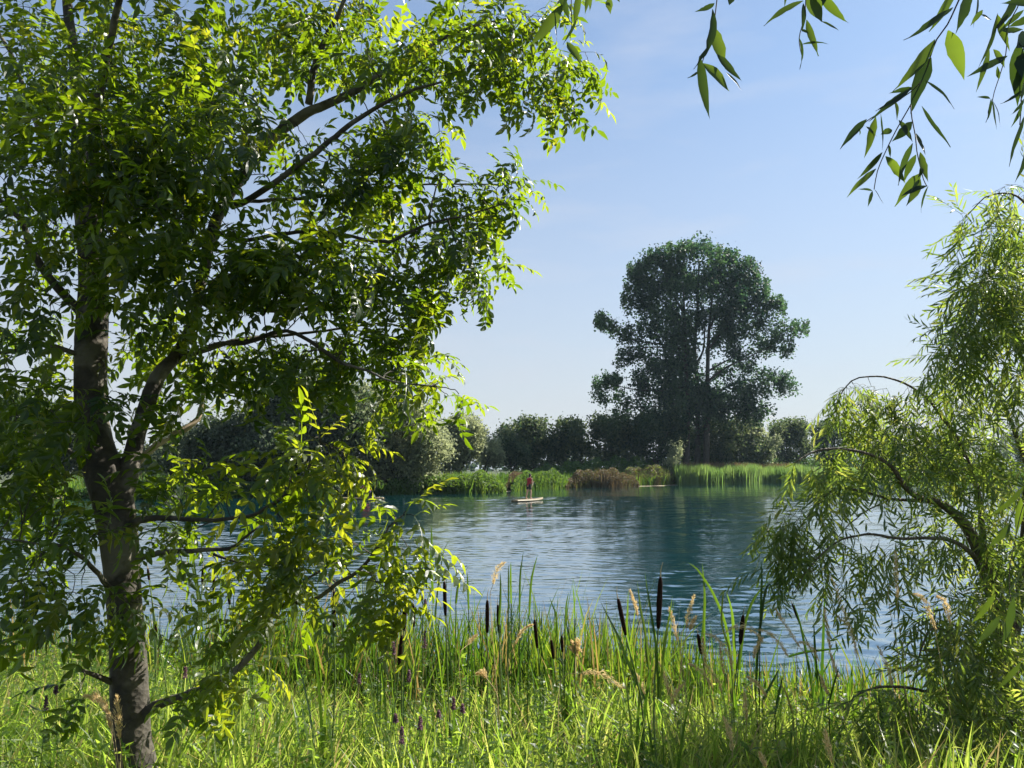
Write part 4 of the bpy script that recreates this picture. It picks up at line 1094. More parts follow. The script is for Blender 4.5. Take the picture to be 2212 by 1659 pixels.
wb = P(2190, 1560, 4.9); wb[2] = float(ground_h(wb[0], wb[1])) - .05
wil = empty('willow_bush', wb, 'bushy green willow with narrow leaves arching over the water at the right', 'tree')
wl_ = [
 ('trunk', [(2215, 1760, 4.9, 60), (2190, 1600, 4.9, 50), (2175, 1450, 4.9, 42), (2150, 1300, 4.9, 36), (2120, 1200, 4.85, 30), (2081, 1130, 4.8, 22), (2035, 1090, 4.75, 17), (1985, 1075, 4.7, 13), (1953, 1050, 4.65, 11), (1928, 1010, 4.6, 9), (1888, 985, 4.6, 7), (1830, 971, 4.55, 6), (1767, 973, 4.5, 5), (1716, 999, 4.45, 3)], 9),
 ('limb', [(2110, 1180, 4.85, 18), (2060, 1110, 4.9, 14), (2008, 1083, 4.9, 12), (1924, 1079, 4.8, 9), (1862, 1064, 4.7, 7), (1800, 1060, 4.65, 6), (1745, 1110, 4.6, 4), (1700, 1180, 4.6, 3), (1662, 1250, 4.6, 2)], 6),
 ('limb', [(2150, 1290, 4.9, 18), (2100, 1200, 4.7, 14), (2044, 1167, 4.6, 12), (1942, 1165, 4.5, 9), (1870, 1158, 4.45, 7), (1807, 1174, 4.4, 5), (1753, 1221, 4.35, 4), (1713, 1283, 4.35, 2)], 6),
 ('limb', [(2130, 1220, 4.85, 18), (2110, 1060, 5.0, 14), (2070, 950, 5.1, 11), (2037, 904, 5.1, 9), (2001, 860, 5.1, 7), (1957, 830, 5.05, 6), (1900, 815, 5.0, 5), (1844, 825, 5.0, 4), (1806, 880, 5.0, 2)], 6),
 ('limb', [(2180, 1480, 4.9, 30), (2200, 1250, 5.0, 24), (2215, 1000, 5.1, 20), (2240, 760, 5.0, 16), (2250, 560, 4.9, 12), (2200, 440, 4.8, 7), (2130, 425, 4.7, 4), (2080, 470, 4.7, 3)], 7),
 ('limb', [(2235, 800, 5.0, 12), (2180, 700, 4.8, 9), (2130, 640, 4.7, 7), (2080, 690, 4.6, 5), (2040, 770, 4.6, 3)], 6),
 ('limb', [(2215, 1000, 5.1, 14), (2160, 860, 5.1, 10), (2090, 790, 5.1, 7), (2030, 830, 5.1, 4)], 6),
 ('limb', [(2180, 1500, 4.9, 18), (2100, 1400, 4.6, 12), (2020, 1350, 4.4, 8), (1990, 1400, 4.3, 5), (1970, 1480, 4.3, 3)], 6),
 ('limb', [(2200, 1600, 4.9, 18), (2080, 1520, 4.5, 12), (1950, 1490, 4.3, 8), (1870, 1500, 4.2, 5), (1830, 1540, 4.2, 3)], 6),
 ('limb', [(2215, 1350, 5.0, 18), (2260, 1150, 4.8, 14), (2300, 950, 4.6, 10), (2330, 700, 4.5, 6)], 6),
 ('branch', [(1924, 1079, 4.8, 5), (1860, 1110, 4.75, 4), (1790, 1180, 4.7, 2), (1740, 1240, 4.7, 2)], 5),
]
npz = []; nrz = []
for nm, pts, sides in wl_:
    a = np.array(pts, float)
    wp = np.hstack([P(a[:, 0], a[:, 1], a[:, 2]), (a[:, 3] * mpp(a[:, 2]) * (.5 if nm == 'trunk' else .38))[:, None]])
    pth = smooth_path(wp, .06); rad = np.maximum(pth[:, 3], .0022)
    c3 = pth[:, :3] + np.cumsum(rng.normal(size=(len(pth), 3)) * .002, 0) * (0 if nm == 'trunk' else 1)
    V, F = tube(c3, rad, sides); s = Soup(); s.add(V, F); s.build(nm, M['wbark'], wil, True)
    npz.append(c3); nrz.append(rad)
wcl = [
 (1850, 850, 50, 30, 5.0, .15, 24), (1810, 860, 18, 24, 5.0, .1, 6), (1870, 905, 55, 55, 5.0, .2, 20), (1950, 870, 60, 45, 5.0, .3, 14), (1990, 940, 90, 50, 4.9, .4, 34), (2090, 900, 110, 90, 5.1, .5, 66), (1900, 960, 50, 40, 4.8, .3, 12), (1870, 1000, 40, 50, 4.7, .3, 14),
 (1770, 1000, 60, 28, 4.5, .15, 20), (1800, 1050, 70, 30, 4.6, .25, 11), (1760, 1110, 50, 50, 4.55, .2, 13), (1710, 1120, 40, 30, 4.5, .15, 14), (1730, 1180, 35, 30, 4.5, .15, 14), (1690, 1220, 30, 24, 4.5, .1, 8), (1670, 1120, 22, 16, 4.5, .1, 5),
 (1980, 1010, 100, 45, 4.8, .4, 28), (2120, 1030, 110, 80, 5.0, .5, 66), (2060, 1130, 90, 60, 4.9, .4, 30), (1880, 1180, 80, 36, 4.4, .25, 16), (1790, 1230, 55, 50, 4.35, .2, 15), (1960, 1190, 60, 35, 4.5, .3, 9), (1890, 1280, 30, 40, 4.4, .15, 4), (1940, 1250, 50, 35, 4.5, .3, 5),
 (2150, 1180, 80, 80, 4.9, .5, 50), (2120, 1320, 100, 90, 4.6, .5, 74), (2060, 1440, 90, 80, 4.4, .4, 56), (2190, 1440, 90, 110, 4.7, .6, 66), (2020, 1570, 110, 60, 4.2, .4, 50), (2160, 1600, 120, 80, 4.3, .5, 60), (1930, 1500, 60, 30, 4.2, .3, 16), (1870, 1550, 50, 30, 4.2, .25, 10), (2010, 1330, 50, 50, 4.5, .3, 14),
 (2180, 430, 60, 36, 4.8, .25, 18), (2110, 480, 50, 55, 4.7, .25, 20), (2190, 520, 60, 50, 4.8, .3, 26), (2140, 610, 75, 55, 4.7, .3, 62), (2190, 650, 80, 90, 4.7, .4, 100), (2100, 690, 70, 60, 4.6, .3, 34), (2060, 760, 45, 40, 4.6, .2, 14), (2120, 790, 90, 50, 5.0, .4, 34), (2200, 800, 60, 60, 5.0, .4, 24), (2040, 830, 40, 30, 5.0, .2, 7),
 (2330, 700, 110, 350, 4.8, .7, 60), (2330, 1300, 110, 350, 4.8, .7, 60),
]
att = []
for (x, y, rx, ry, Y, dY, n) in wcl:
    v = rand_sphere(max(2, int(n * 1.15)), .2); att.append(P(x + v[:, 0] * rx, y + v[:, 2] * ry, Y + v[:, 1] * dY))
att = np.vstack(att)
node = np.vstack(npz); nrad = np.concatenate(nrz)
d0 = np.array([np.min(np.sum((node - a) ** 2, 1)) for a in att])
cap = len(node) + len(att) * 9
NP = np.zeros((cap, 3)); NR = np.zeros(cap); NN = len(node); NP[:NN] = node; NR[:NN] = nrad
tw = Soup(); SD = []; SPs = []
for ai in np.argsort(d0):
    a = att[ai]
    dd = np.sum((NP[:NN] - a) ** 2, 1) + np.where(NP[:NN, 2] < a[2] - .25, .05, 0) + np.where(NR[:NN] > .03, .1, 0)
    b = int(np.argmin(dd)); p0 = NP[b]; L_ = max(np.linalg.norm(a - p0), .02)
    m = 6; t = np.linspace(0, 1, m + 1)[:, None]
    pth = p0 + (a - p0) * t + np.sin(t * math.pi) * (UP * .14 + rng.normal(size=3) * .05) * L_
    rad = np.linspace(min(NR[b] * .8, .0018 + .005 * L_), .0012, m + 1)
    V, F = tube(pth, rad, 4, False); tw.add(V, F)
    NP[NN:NN + m] = pth[1:]; NR[NN:NN + m] = rad[1:]; NN += m
    td = pth[-1] - pth[-3]; td /= np.linalg.norm(td)
    for s_ in (1.0,) + ((.65,) if L_ > .15 else ()) + ((.35,) if L_ > .4 else ()):
        f = s_ * m; k = min(int(f), m - 1); p = pth[k] + (pth[k + 1] - pth[k]) * (f - k)
        dv = td * .7 + rng.normal(size=3) * .4 + np.array([-.15, 0, -.75 if rng.random() < .7 else .1])
        SD.append(dv); SPs.append(p)
o = tw.build('twigs', M['wtwig'], wil); o['kind'] = 'stuff'
SD = np.array(SD); SPs = np.array(SPs); n = len(SPs)
MX = frames(SD, np.tile([0., 0, 1.], (n, 1)) + rng.normal(size=(n, 3)) * .5)
sc = rng.uniform(.7, 1.05, n); var = rng.integers(0, len(SPR), n)
rel = SPs - np.array([0, 0, CAM_Z]); yy = rel[:, 1] * cp + rel[:, 2] * sp; zz = -rel[:, 1] * sp + rel[:, 2] * cp
pxx = 512 + FPX * rel[:, 0] / yy; pyy = 384 - FPX * zz / yy
vis = (pxx > 10) & (pxx < 1010) & (pyy > 8) & (pyy < 750)
gx = (np.clip(pxx, 0, 1023) // 22).astype(int); gy = (np.clip(pyy, 0, 767) // 22).astype(int)
cnt = np.zeros((60, 60)); np.add.at(cnt, (gx[vis], gy[vis]), 1)
score = yy / sc * .2 + cnt[gx, gy] * .1; score[~vis] = 1e9
used = {}; pick = []
for i in np.argsort(score):
    key = (gx[i], gy[i])
    if score[i] > 1e8 or used.get(key, 0) >= 3: continue
    used[key] = used.get(key, 0) + 1; pick.append(i)
    if len(pick) >= 280: break
isp = np.zeros(n, bool); isp[pick] = True
fol = Soup()
for v, (V0, fs, tt) in enumerate(SPR):
    sel = np.where((var == v) & ~isp)[0]
    if not len(sel): continue
    fol.inst((V0, fs), MX[sel], SPs[sel], sc[sel], np.zeros(len(sel)))
    j = 0
    for f in fs:   # put the leaf by leaf tints back
        k = f.shape[1]; fol.T[k][-1] = (np.tile(tt[j:j + len(f)], len(sel)) + np.repeat(rng.normal(size=len(sel)) * .12, len(f))).clip(0, 1).astype(np.float32); j += len(f)
o = fol.build('foliage', M['willow'], wil); o['kind'] = 'stuff'
sm = []
for V0, fs, tt in SPR:
    me = mesh_np('leaf_spray', V0, fs, tt); me.materials.append(M['willow']); sm.append(me)
for i in pick:
    o = link('leaf_spray', sm[var[i]], None, wil); mt = MX[i] * sc[i]
    o.matrix_basis = Matrix(((*mt[0], SPs[i][0]), (*mt[1], SPs[i][1]), (*mt[2], SPs[i][2]), (0, 0, 0, 1)))
print('willow sprays', n)

# ------------------------------------------------------------------ willow boughs hanging into the top of the view
ob = np.array([2.6, 0.9, float(ground_h(np.array(2.6), np.array(.9)))])
ov = empty('overhanging_willow', ob, 'near willow whose few long leaved twigs hang in from the top edge against the sky', 'tree')
s = Soup()
pth = smooth_path([tuple(ob), (2.58, .92, 1.6), (2.5, .95, 2.6), (2.2, 1.0, 3.5), (1.7, 1.1, 3.75), (1.1, 1.2, 3.72), (.3, 1.35, 3.62), (-.1, 1.45, 3.5)], .1)
V, F = tube(pth, np.linspace(.11, .008, len(pth)), 8); s.add(V, F); s.build('bough', M['wbark'], ov, True)
bough = pth
def otwig(pts, Y, leaves, rx=.0016, sub=False):
    """pts: measured twig line from its hidden upper end; leaves: (x0,y0, x1,y1, width, sideways bend, tint)"""
    a = np.array(pts, float)
    wpt = P(a[:, 0], a[:, 1], Y + np.linspace(0, .04, len(a)))
    top = wpt[0]; j = np.argmin(np.sum((bough - (top + np.array([.1, 0, .3]))) ** 2, 1))
    full = smooth_path(wpt if sub else np.vstack([bough[j], (bough[j] + top) / 2 + np.array([.02, 0, .06]), wpt]), .02)
    s = Soup(); V, F = tube(full, np.linspace(.0010 if sub else .0024, rx * .5, len(full)), 5); s.add(V, F)
    tw_ = s.build('twig', M['otwig'], ov, True)
    for lf in leaves:
        x0, y0, x1, y1, wd, bend = lf[:6]; tn = lf[6] if len(lf) > 6 else rng.uniform(.1, .8)
        oy = rng.uniform(-.012, .012)
        p0 = P(x0, y0, Y + .015 + oy); p1 = P(x1, y1, Y + .015 + oy + rng.uniform(-.015, .02))
        ln = np.linalg.norm(p1 - p0)
        V, Q = lance(ln, wd * mpp(Y), rng.uniform(-.08, .08), .35, 9, bend)
        V = V.copy(); wob = np.sin(V[:, 1] / ln * 7 + rng.uniform(0, 6)) * .022 * ln * (V[:, 1] / ln); V[:, 0] *= 1 + rng.normal(size=len(V)) * .05
        V[:, 2] += wob
        end = np.array([bend * ln, ln, 0]); ang = math.atan2(end[0], end[1]); c_, s2_ = math.cos(ang), math.sin(ang)
        V = V @ np.array([[c_, s2_, 0], [-s2_, c_, 0], [0, 0, 1]]); V *= ln / max(np.linalg.norm(end), 1e-6)
        d = ((p1 - p0) / ln)[None]
        Mx = frames(d, np.array([[rng.normal() * .5, -1.0, rng.normal() * .3 + .2]]))[0]
        me = mesh_np('leaf', V @ Mx.T, [Q], np.full(len(Q), tn), True)
        link('leaf', me, M['overhang'], tw_, p0)
def A(x, y): return (1426 + .3555 * x, .3555 * y)
def lv(x0, y0, x1, y1, w_=55, b=0., t=None):
    a = A(x0, y0); b2_ = A(x1, y1); return (a[0], a[1], b2_[0], b2_[1], w_ * .3555, b, rng.uniform(.05, .8) if t is None else t)
otwig([A(365, -160), A(345, 0), A(325, 150), A(290, 270), A(262, 360), A(240, 420)], 1.30, [
 lv(318, 55, 212, 415, 62, .45, .1), lv(322, 160, 400, 420, 85, -.12, .8), lv(345, 330, 498, 490, 58, -.12, .2), lv(240, 340, 300, 745, 62, -.06, .15), lv(262, 385, 420, 560, 75, .1, .9), lv(400, 440, 500, 545, 30, .0, .3),
 lv(235, 430, 172, 470, 16, .2, .1), lv(330, 20, 212, 75, 38, .25, .2), lv(420, 30, 470, -60, 45, .1, .2)])
otwig([A(880, -160), A(885, 0), A(875, 110), A(850, 200), A(845, 260), A(860, 335)], 1.35, [
 lv(870, 5, 630, 170, 48, -.25, .4), lv(900, -40, 985, 140, 90, .0, .5), lv(960, -60, 1145, 140, 60, -.15, .5), lv(870, 20, 870, 190, 34, 0, .1), lv(890, 120, 965, 340, 55, -.2, .5), lv(855, 180, 905, 205, 30, 0, .1), lv(845, 230, 850, 428, 18, .35, .1),
 lv(860, 270, 1025, 270, 16, .3, .1), lv(975, 130, 1090, 185, 30, .2, .6), lv(1000, -80, 970, 60, 50, .1, .1), lv(770, -60, 755, 45, 16, 0, .1)])
otwig([A(1905, -200), A(1815, 0), A(1745, 150), A(1680, 240), A(1640, 350), A(1600, 480), A(1520, 640), A(1440, 780), A(1370, 920), A(1320, 1040), A(1300, 1150)], 1.22, [
 lv(1780, 45, 1480, 262, 66, .15, .2), lv(1790, -60, 1640, 180, 55, .1, .5), lv(1670, 240, 1425, 545, 68, .12, .5), lv(1750, 185, 1850, 492, 95, .05, 1.0), lv(1645, 350, 1520, 700, 95, -.12, .05), lv(1890, -60, 1800, 205, 75, -.1, .1),
 lv(1610, 490, 1795, 655, 34, .22, .1), lv(1545, 535, 1390, 560, 40, .1, .1), lv(1425, 615, 1440, 735, 40, .1, .6), lv(1530, 530, 1300, 690, 38, .1, .1), lv(1590, 645, 1770, 890, 26, -.12, .1), lv(1530, 740, 1410, 860, 60, .05, .05), lv(1340, 690, 1345, 915, 12, .1, .1),
 lv(1410, 790, 1340, 815, 45, 0, .3), lv(1350, 925, 1192, 1088, 38, .1, .2), lv(1312, 1025, 1130, 1190, 50, .05, .8), lv(1370, 950, 1490, 1118, 52, .12, .8), lv(1290, 1160, 1200, 1150, 16, -.3, .1), lv(1290, 1160, 1262, 1258, 22, 0, .1), lv(1300, 1150, 1350, 1240, 12, .3, .1), lv(1390, 880, 1400, 960, 18, 0, .2)])
otwig([A(1592, 490), A(1520, 560), A(1400, 640), A(1310, 700), A(1250, 740), A(1210, 790)], 1.22, [
 lv(1520, 535, 1270, 720, 46, .1, .1), lv(1310, 710, 1230, 965, 62, 0, .7), lv(1255, 725, 1095, 905, 44, -.1, .1), lv(1250, 770, 1320, 830, 30, 0, .2), lv(1210, 780, 1212, 822, 22, 0, .2)], sub=True)
otwig([A(1522, 638), A(1530, 720), A(1550, 820), A(1560, 920), A(1580, 1010), A(1600, 1090), A(1620, 1130)], 1.21, [
 lv(1535, 870, 1445, 1125, 40, -.12, .2), lv(1555, 940, 1480, 1110, 48, -.1, .3), lv(1555, 810, 1600, 950, 55, -.2, .2), lv(1580, 925, 1620, 1110, 60, -.15, .5), lv(1590, 1050, 1430, 1250, 62, -.1, .6), lv(1580, 1085, 1490, 1255, 55, .1, .8), lv(1625, 1130, 1460, 1200, 40, -.2, .05),
 lv(1630, 1130, 1590, 1290, 14, -.3, .1), lv(1600, 1000, 1570, 1080, 40, 0, .05), lv(1450, 730, 1540, 860, 44, 0, .3)], sub=True)
otwig([A(2215, -200), A(2190, 0), A(2120, 150), A(2100, 330), A(2060, 470), A(2030, 560), A(2015, 640)], 1.5, [
 lv(2050, 80, 1955, 410, 44, .1, .2), lv(2140, 60, 2060, 170, 34, .0, .3), lv(2170, -40, 2040, 180, 60, .1, .1), lv(2050, 90, 2115, 320, 60, -.1, 1.0), lv(2110, 340, 1862, 468, 48, 0, .1), lv(2000, 300, 1915, 570, 34, .05, .6), lv(2025, 300, 2100, 410, 50, 0, .9), lv(2005, 600, 1922, 590, 28, -.25, .1), lv(2010, 600, 1972, 750, 22, .2, .1),
 lv(2020, 610, 2080, 765, 16, .25, .1), lv(2015, 600, 2048, 790, 18, 0, .1), lv(2060, 480, 2045, 400, 26, .1, .3), lv(1960, 60, 1885, 155, 34, 0, .5), lv(1930, -40, 1905, 170, 40, .1, .1), lv(2080, 190, 2200, 185, 46, 0, .3), lv(2210, 60, 2060, 190, 36, 0, .2), lv(1950, 90, 2020, 120, 22, 0, .1)])
otwig([A(2330, -200), A(2290, 50), A(2240, 200), A(2200, 330), A(2190, 480), A(2195, 620), A(2185, 760)], 1.1, [
 lv(2230, 210, 2150, 300, 110, 0, .05), lv(2180, 260, 2170, 650, 95, -.05, .15), lv(2240, 300, 2200, 480, 120, 0, .05), lv(2200, 380, 2160, 560, 60, .1, .1), lv(2215, 540, 2060, 640, 24, .2, .1), lv(2210, 600, 2120, 710, 22, .3, .1), lv(2200, 640, 2130, 780, 22, .15, .1), lv(2215, 700, 2130, 1010, 34, -.1, .1), lv(2230, 900, 2160, 1110, 34, .1, .1),
 lv(2240, 420, 2185, 620, 70, 0, .1), lv(2260, 100, 2120, 160, 50, .1, .2), lv(2270, 20, 2080, 10, 55, .1, .1)])
def Bm(x, y): return (735 + .2734 * x, .2734 * y)
def lb(x0, y0, x1, y1, w_, b, t):
    a = Bm(x0, y0); c_ = Bm(x1, y1); return (a[0], a[1], c_[0], c_[1], w_ * .2734, b, t)
otwig([Bm(1860, -260), Bm(1830, -60), Bm(1825, 60), Bm(1830, 180), Bm(1815, 300)], 1.45, [
 lb(1755, 40, 1490, 372, 100, .08, .9), lb(1885, -60, 1850, 205, 60, 0, .6), lb(1790, 330, 1905, 515, 75, 0, 1.0), lb(1900, 195, 1800, 245, 30, .1, 1.0), lb(1800, -80, 1740, 120, 30, .1, .1), lb(1730, -60, 1810, 170, 60, .1, .2), lb(1960, -60, 1935, 110, 40, 0, .6), lb(1690, 80, 1700, 350, 16, .1, .3), lb(1870, 150, 1760, 360, 30, .1, .1)])
otwig([Bm(2130, -260), Bm(2120, -80), Bm(2125, -10)], 1.4, [lb(2120, -10, 2135, 105, 62, 0, .9), lb(2160, -40, 2210, 15, 34, 0, .6), lb(1990, -60, 1970, 90, 40, 0, .6)])
# a few big near leaves along the right edge of the view
otwig([(2420, 860), (2330, 940), (2260, 1020), (2215, 1080), (2190, 1180), (2180, 1260), (2200, 1400)], 1.9, [
 (2212, 1050, 2140, 1120, 14, .1, .6), (2205, 1075, 2190, 1160, 17, .05, .9), (2185, 1130, 2130, 1185, 14, .1, .4), (2150, 1283, 2096, 1348, 24, -.12, .9), (2160, 1330, 2105, 1395, 15, .1, .3), (2190, 1290, 2165, 1400, 16, .1, .2), (2205, 1430, 2150, 1490, 13, .1, .5)])
# ------------------------------------------------------------------ grass and reeds of the near bank
def blades(base, h, w, lean, curve, az, tint, K_=4, twist=None):
    """curved tapering ribbons; all arguments are arrays"""
    n = len(base)
    s_ = np.linspace(0, 1, K_ + 1)
    th = lean[:, None] + curve[:, None] * s_[None] ** 1.6
    ds = (h / K_)[:, None]
    sx = np.concatenate([np.zeros((n, 1)), np.cumsum(np.sin((th[:, 1:] + th[:, :-1]) / 2) * ds, 1)], 1)
    sz = np.concatenate([np.zeros((n, 1)), np.cumsum(np.cos((th[:, 1:] + th[:, :-1]) / 2) * ds, 1)], 1)
    dx, dy = np.cos(az)[:, None], np.sin(az)[:, None]
    C = np.stack([base[:, 0:1] + sx * dx, base[:, 1:2] + sx * dy, base[:, 2:3] + sz], -1)
    tw = (rng.uniform(-1.2, 1.2, n) if twist is None else twist)[:, None] + s_[None] * rng.normal(size=(n, 1)) * .5
    # side vector: mixes the horizontal normal with the in-plane normal
    hx = np.stack([-np.sin(az), np.cos(az), 0 * az], -1)[:, None, :]
    nv = np.stack([np.cos(th) * dx, np.cos(th) * dy, -np.sin(th)], -1)
    sd = hx * np.cos(tw)[..., None] + nv * np.sin(tw)[..., None]
    prof = np.array([.55, .95, 1.0, .75, .04]) if K_ == 4 else np.interp(s_, [0, .3, .65, .9, 1], [.6, 1, .9, .45, .03])
    W_ = sd * (w[:, None] * prof[None] / 2)[..., None]
    V = np.stack([C - W_, C + W_], 2).reshape(-1, 3)
    o = (np.arange(n) * 2 * (K_ + 1))[:, None, None]
    q_ = np.array([[2 * k, 2 * k + 1, 2 * k + 3, 2 * k + 2] for k in range(K_)])[None]
    return V, (o + q_).reshape(-1, 4), np.repeat(tint, K_)

def field(n, ylo, yhi, dens=None, edge=None):
    """points in the wedge the picture sees"""
    y = np.sqrt(rng.uniform(ylo ** 2, yhi ** 2, n)); x = rng.uniform(-.78, .78, n) * y + rng.normal(size=n) * .2
    k = np.ones(n, bool)
    if edge is not None: k &= (y < near_shore(x) + edge)
    if dens is not None: k &= rng.random(n) < dens(x, y)
    k &= ((x - ash_base[0]) ** 2 + (y - ash_base[1]) ** 2 > .02)
    return x[k], y[k]
def patch(x, y, a=1.0):
    return .5 + .25 * np.sin(x * 2.3 * a + 1.7 * np.sin(y * 1.1)) + .25 * np.sin(y * 2.9 * a + 1.3 * np.sin(x * 1.9))
def mk(x, y): return np.stack([x, y, ground_h(x, y) - .02], -1)
S1 = Soup()
# leafy short grass, many directions
x, y = field(30000, 1.5, 8.5, lambda x, y: .25 + .9 * patch(x, y, 1.6), -.1)
n = len(x); p = patch(x, y)
h = rng.uniform(.22, .46, n) * (.8 + .35 * p) * np.interp(y, [4.5, 6.5], [1, .7])
V, Q, T = blades(mk(x, y), h, rng.uniform(.007, .016, n), rng.uniform(0, .75, n), np.abs(rng.normal(.5, .55, n)), rng.uniform(0, 6.283, n), np.clip(rng.normal(.38 + .2 * p, .16, n), 0, .8))
S1.add(V, [Q], T)
# tufts: blades springing outward from one root
tx, ty = field(2500, 1.6, 8.0, None, -.1)
nt = len(tx); k_ = rng.integers(10, 30, nt); ti = np.repeat(np.arange(nt), k_); n = len(ti)
az = rng.uniform(0, 6.283, n); rr_ = rng.random(n) * .05
x = tx[ti] + np.cos(az) * rr_; y = ty[ti] + np.sin(az) * rr_
th_ = rng.uniform(.7, 1.25, nt)[ti]; tc_ = rng.normal(.5, .17, nt)[ti]
V, Q, T = blades(mk(x, y), rng.uniform(.30, .58, n) * th_ * np.interp(y, [4.5, 6.5], [1, .7]), rng.uniform(.006, .014, n), .05 + rr_ * 9 * rng.random(n), np.abs(rng.normal(.7, .45, n)), az + rng.normal(size=n) * .3, np.where(rng.random(n) < .06, .93, np.clip(tc_ + rng.normal(size=n) * .1, 0, .84)))
S1.add(V, [Q], T)
# taller arching blades
x, y = field(17000, 2.2, 8.5, lambda x, y: .35 + .6 * patch(x, y, .7), 0)
n = len(x)
V, Q, T = blades(mk(x, y), rng.uniform(.40, .72, n) * np.interp(y, [4.5, 6.5], [1, .65]), rng.uniform(.008, .016, n), rng.uniform(0, .3, n), rng.uniform(.2, 1.7, n), rng.uniform(0, 6.283, n), np.clip(rng.normal(.45, .2, n), 0, .82), 5)
S1.add(V, [Q], T)
# straw coloured dead blades
x, y = field(5200, 1.8, 8.5, None, -.2)
n = len(x)
V, Q, T = blades(mk(x, y), rng.uniform(.25, .65, n), rng.uniform(.004, .009, n), rng.uniform(0, .7, n), rng.uniform(.2, 1.8, n), rng.uniform(0, 6.283, n), rng.uniform(.88, 1, n))
S1.add(V, [Q], T)
o = tag(S1.build('bank_grass', M['grass']), 'lush tangled green grass covering the near bank', kind='stuff')
# leafy weeds among the grass
S2 = Soup()
LF = (np.array([[0, 0, 0], [.22, .45, .03], [0, 1, -.12], [-.22, .45, .03], [0, .5, 0]], float), [np.array([[0, 1, 4], [1, 2, 4], [0, 4, 3], [4, 2, 3]])])
x, y = field(2600, 1.7, 7.5, lambda x, y: np.clip(1.3 - patch(x, y, 1.2), 0, 1), -.4)
for k in range(len(x)):
    hh = rng.uniform(.3, .62); b = np.array([x[k], y[k], float(ground_h(x[k], y[k]))])
    top = b + np.array([rng.normal() * .08, rng.normal() * .08, hh])
    V, F = tube([b, (b + top) / 2 + rng.normal(size=3) * .01, top], [.0022, .0018, .001], 3, False); S2.add(V, F, .55)
    m = 22
    t = rng.uniform(.3, 1.0, m)
    pos = b + (top - b) * t[:, None]
    a = rng.uniform(0, 6.283, m)
    d = np.stack([np.cos(a), np.sin(a), rng.uniform(-.2, .9, m)], -1)
    S2.inst(LF, frames(d, np.tile([0, 0, 1.], (m, 1)) + rng.normal(size=(m, 3)) * .3), pos, rng.uniform(.025, .06, m), np.clip(rng.normal(.35, .2, m), 0, .8))
tag(S2.build('leafy_weeds', M['grass']), 'small leafy weeds growing through the bank grass', kind='stuff')
# upright reed leaves standing at the water's edge
def rd(x, y):
    d = near_shore(x) - y
    a = np.exp(-((d - .5) / .9) ** 2)
    lat = np.interp(x, [-7, -4.5, -3.2, -2.6, -1.5, 0, 1.5, 2.4, 3.6, 4.5], [.15, .25, .35, .7, .9, 1, 1, .75, .45, .3])
    a = a * np.clip((1.75 - d) * 2, 0, 1)
    return a * lat * (.45 + .75 * patch(x, y, 2.2))
S3 = Soup()
x, y = field(54000, 4.2, 9.5, rd, .7)
n = len(x)
b = mk(x, y); b[:, 2] = np.maximum(b[:, 2], -.3)
V, Q, T = blades(b, rng.uniform(.45, 1.02, n) * np.where(rng.random(n) < .05, 1.4, 1) * np.interp(x, [-4, -2.5, .8, 2.0], [.75, 1, 1, .7]), rng.uniform(.009, .018, n), np.abs(rng.normal(0, .17, n)), np.abs(rng.normal(.12, .35, n)), rng.uniform(0, 6.283, n), np.where(rng.random(n) < .12, rng.uniform(.86, 1, n), np.clip(rng.normal(.38, .28, n), 0, .84)), 5)
S3.add(V, [Q], T)
tag(S3.build('reeds', M['reed']), 'dense upright reed leaves along the near water edge', kind='stuff')

# ------------------------------------------------------------------ cattails
def traced_leaf(pts, Y, w, tint, K_=None):
    """strap leaf along a measured line"""
    a = np.array(pts, float); wp = P(a[:, 0], a[:, 1], Y + np.linspace(0, rng.uniform(-.08, .08), len(a)))
    pth = smooth_path(wp, np.sum(np.linalg.norm(np.diff(wp, axis=0), axis=1)) / 10)
    n = len(pth); t = np.gradient(pth, axis=0); t /= np.linalg.norm(t, axis=1, keepdims=True)
    view = pth - np.array([0, 0, CAM_Z]); sd = np.cross(t, view); sd /= np.linalg.norm(sd, axis=1, keepdims=True)
    nn = np.cross(t, sd); th = rng.uniform(-.6, .6) + np.linspace(0, rng.normal() * .5, n)[:, None]
    sd = sd * np.cos(th) + nn * np.sin(th)
    s_ = np.linspace(0, 1, n)
    pr = np.interp(s_, [0, .15, .6, .88, 1], [.8, 1, .95, .5, .04]) * w / 2
    up_ = np.cross(sd, t)
    V = np.stack([pth - sd * pr[:, None], pth + up_ * (pr * .25)[:, None], pth + sd * pr[:, None]], 1).reshape(-1, 3)
    Q = np.array([[3 * k + j, 3 * k + j + 1, 3 * k + j + 4, 3 * k + j + 3] for k in range(n - 1) for j in (0, 1)])
    return V, Q
CG = 'cattails at the water edge'
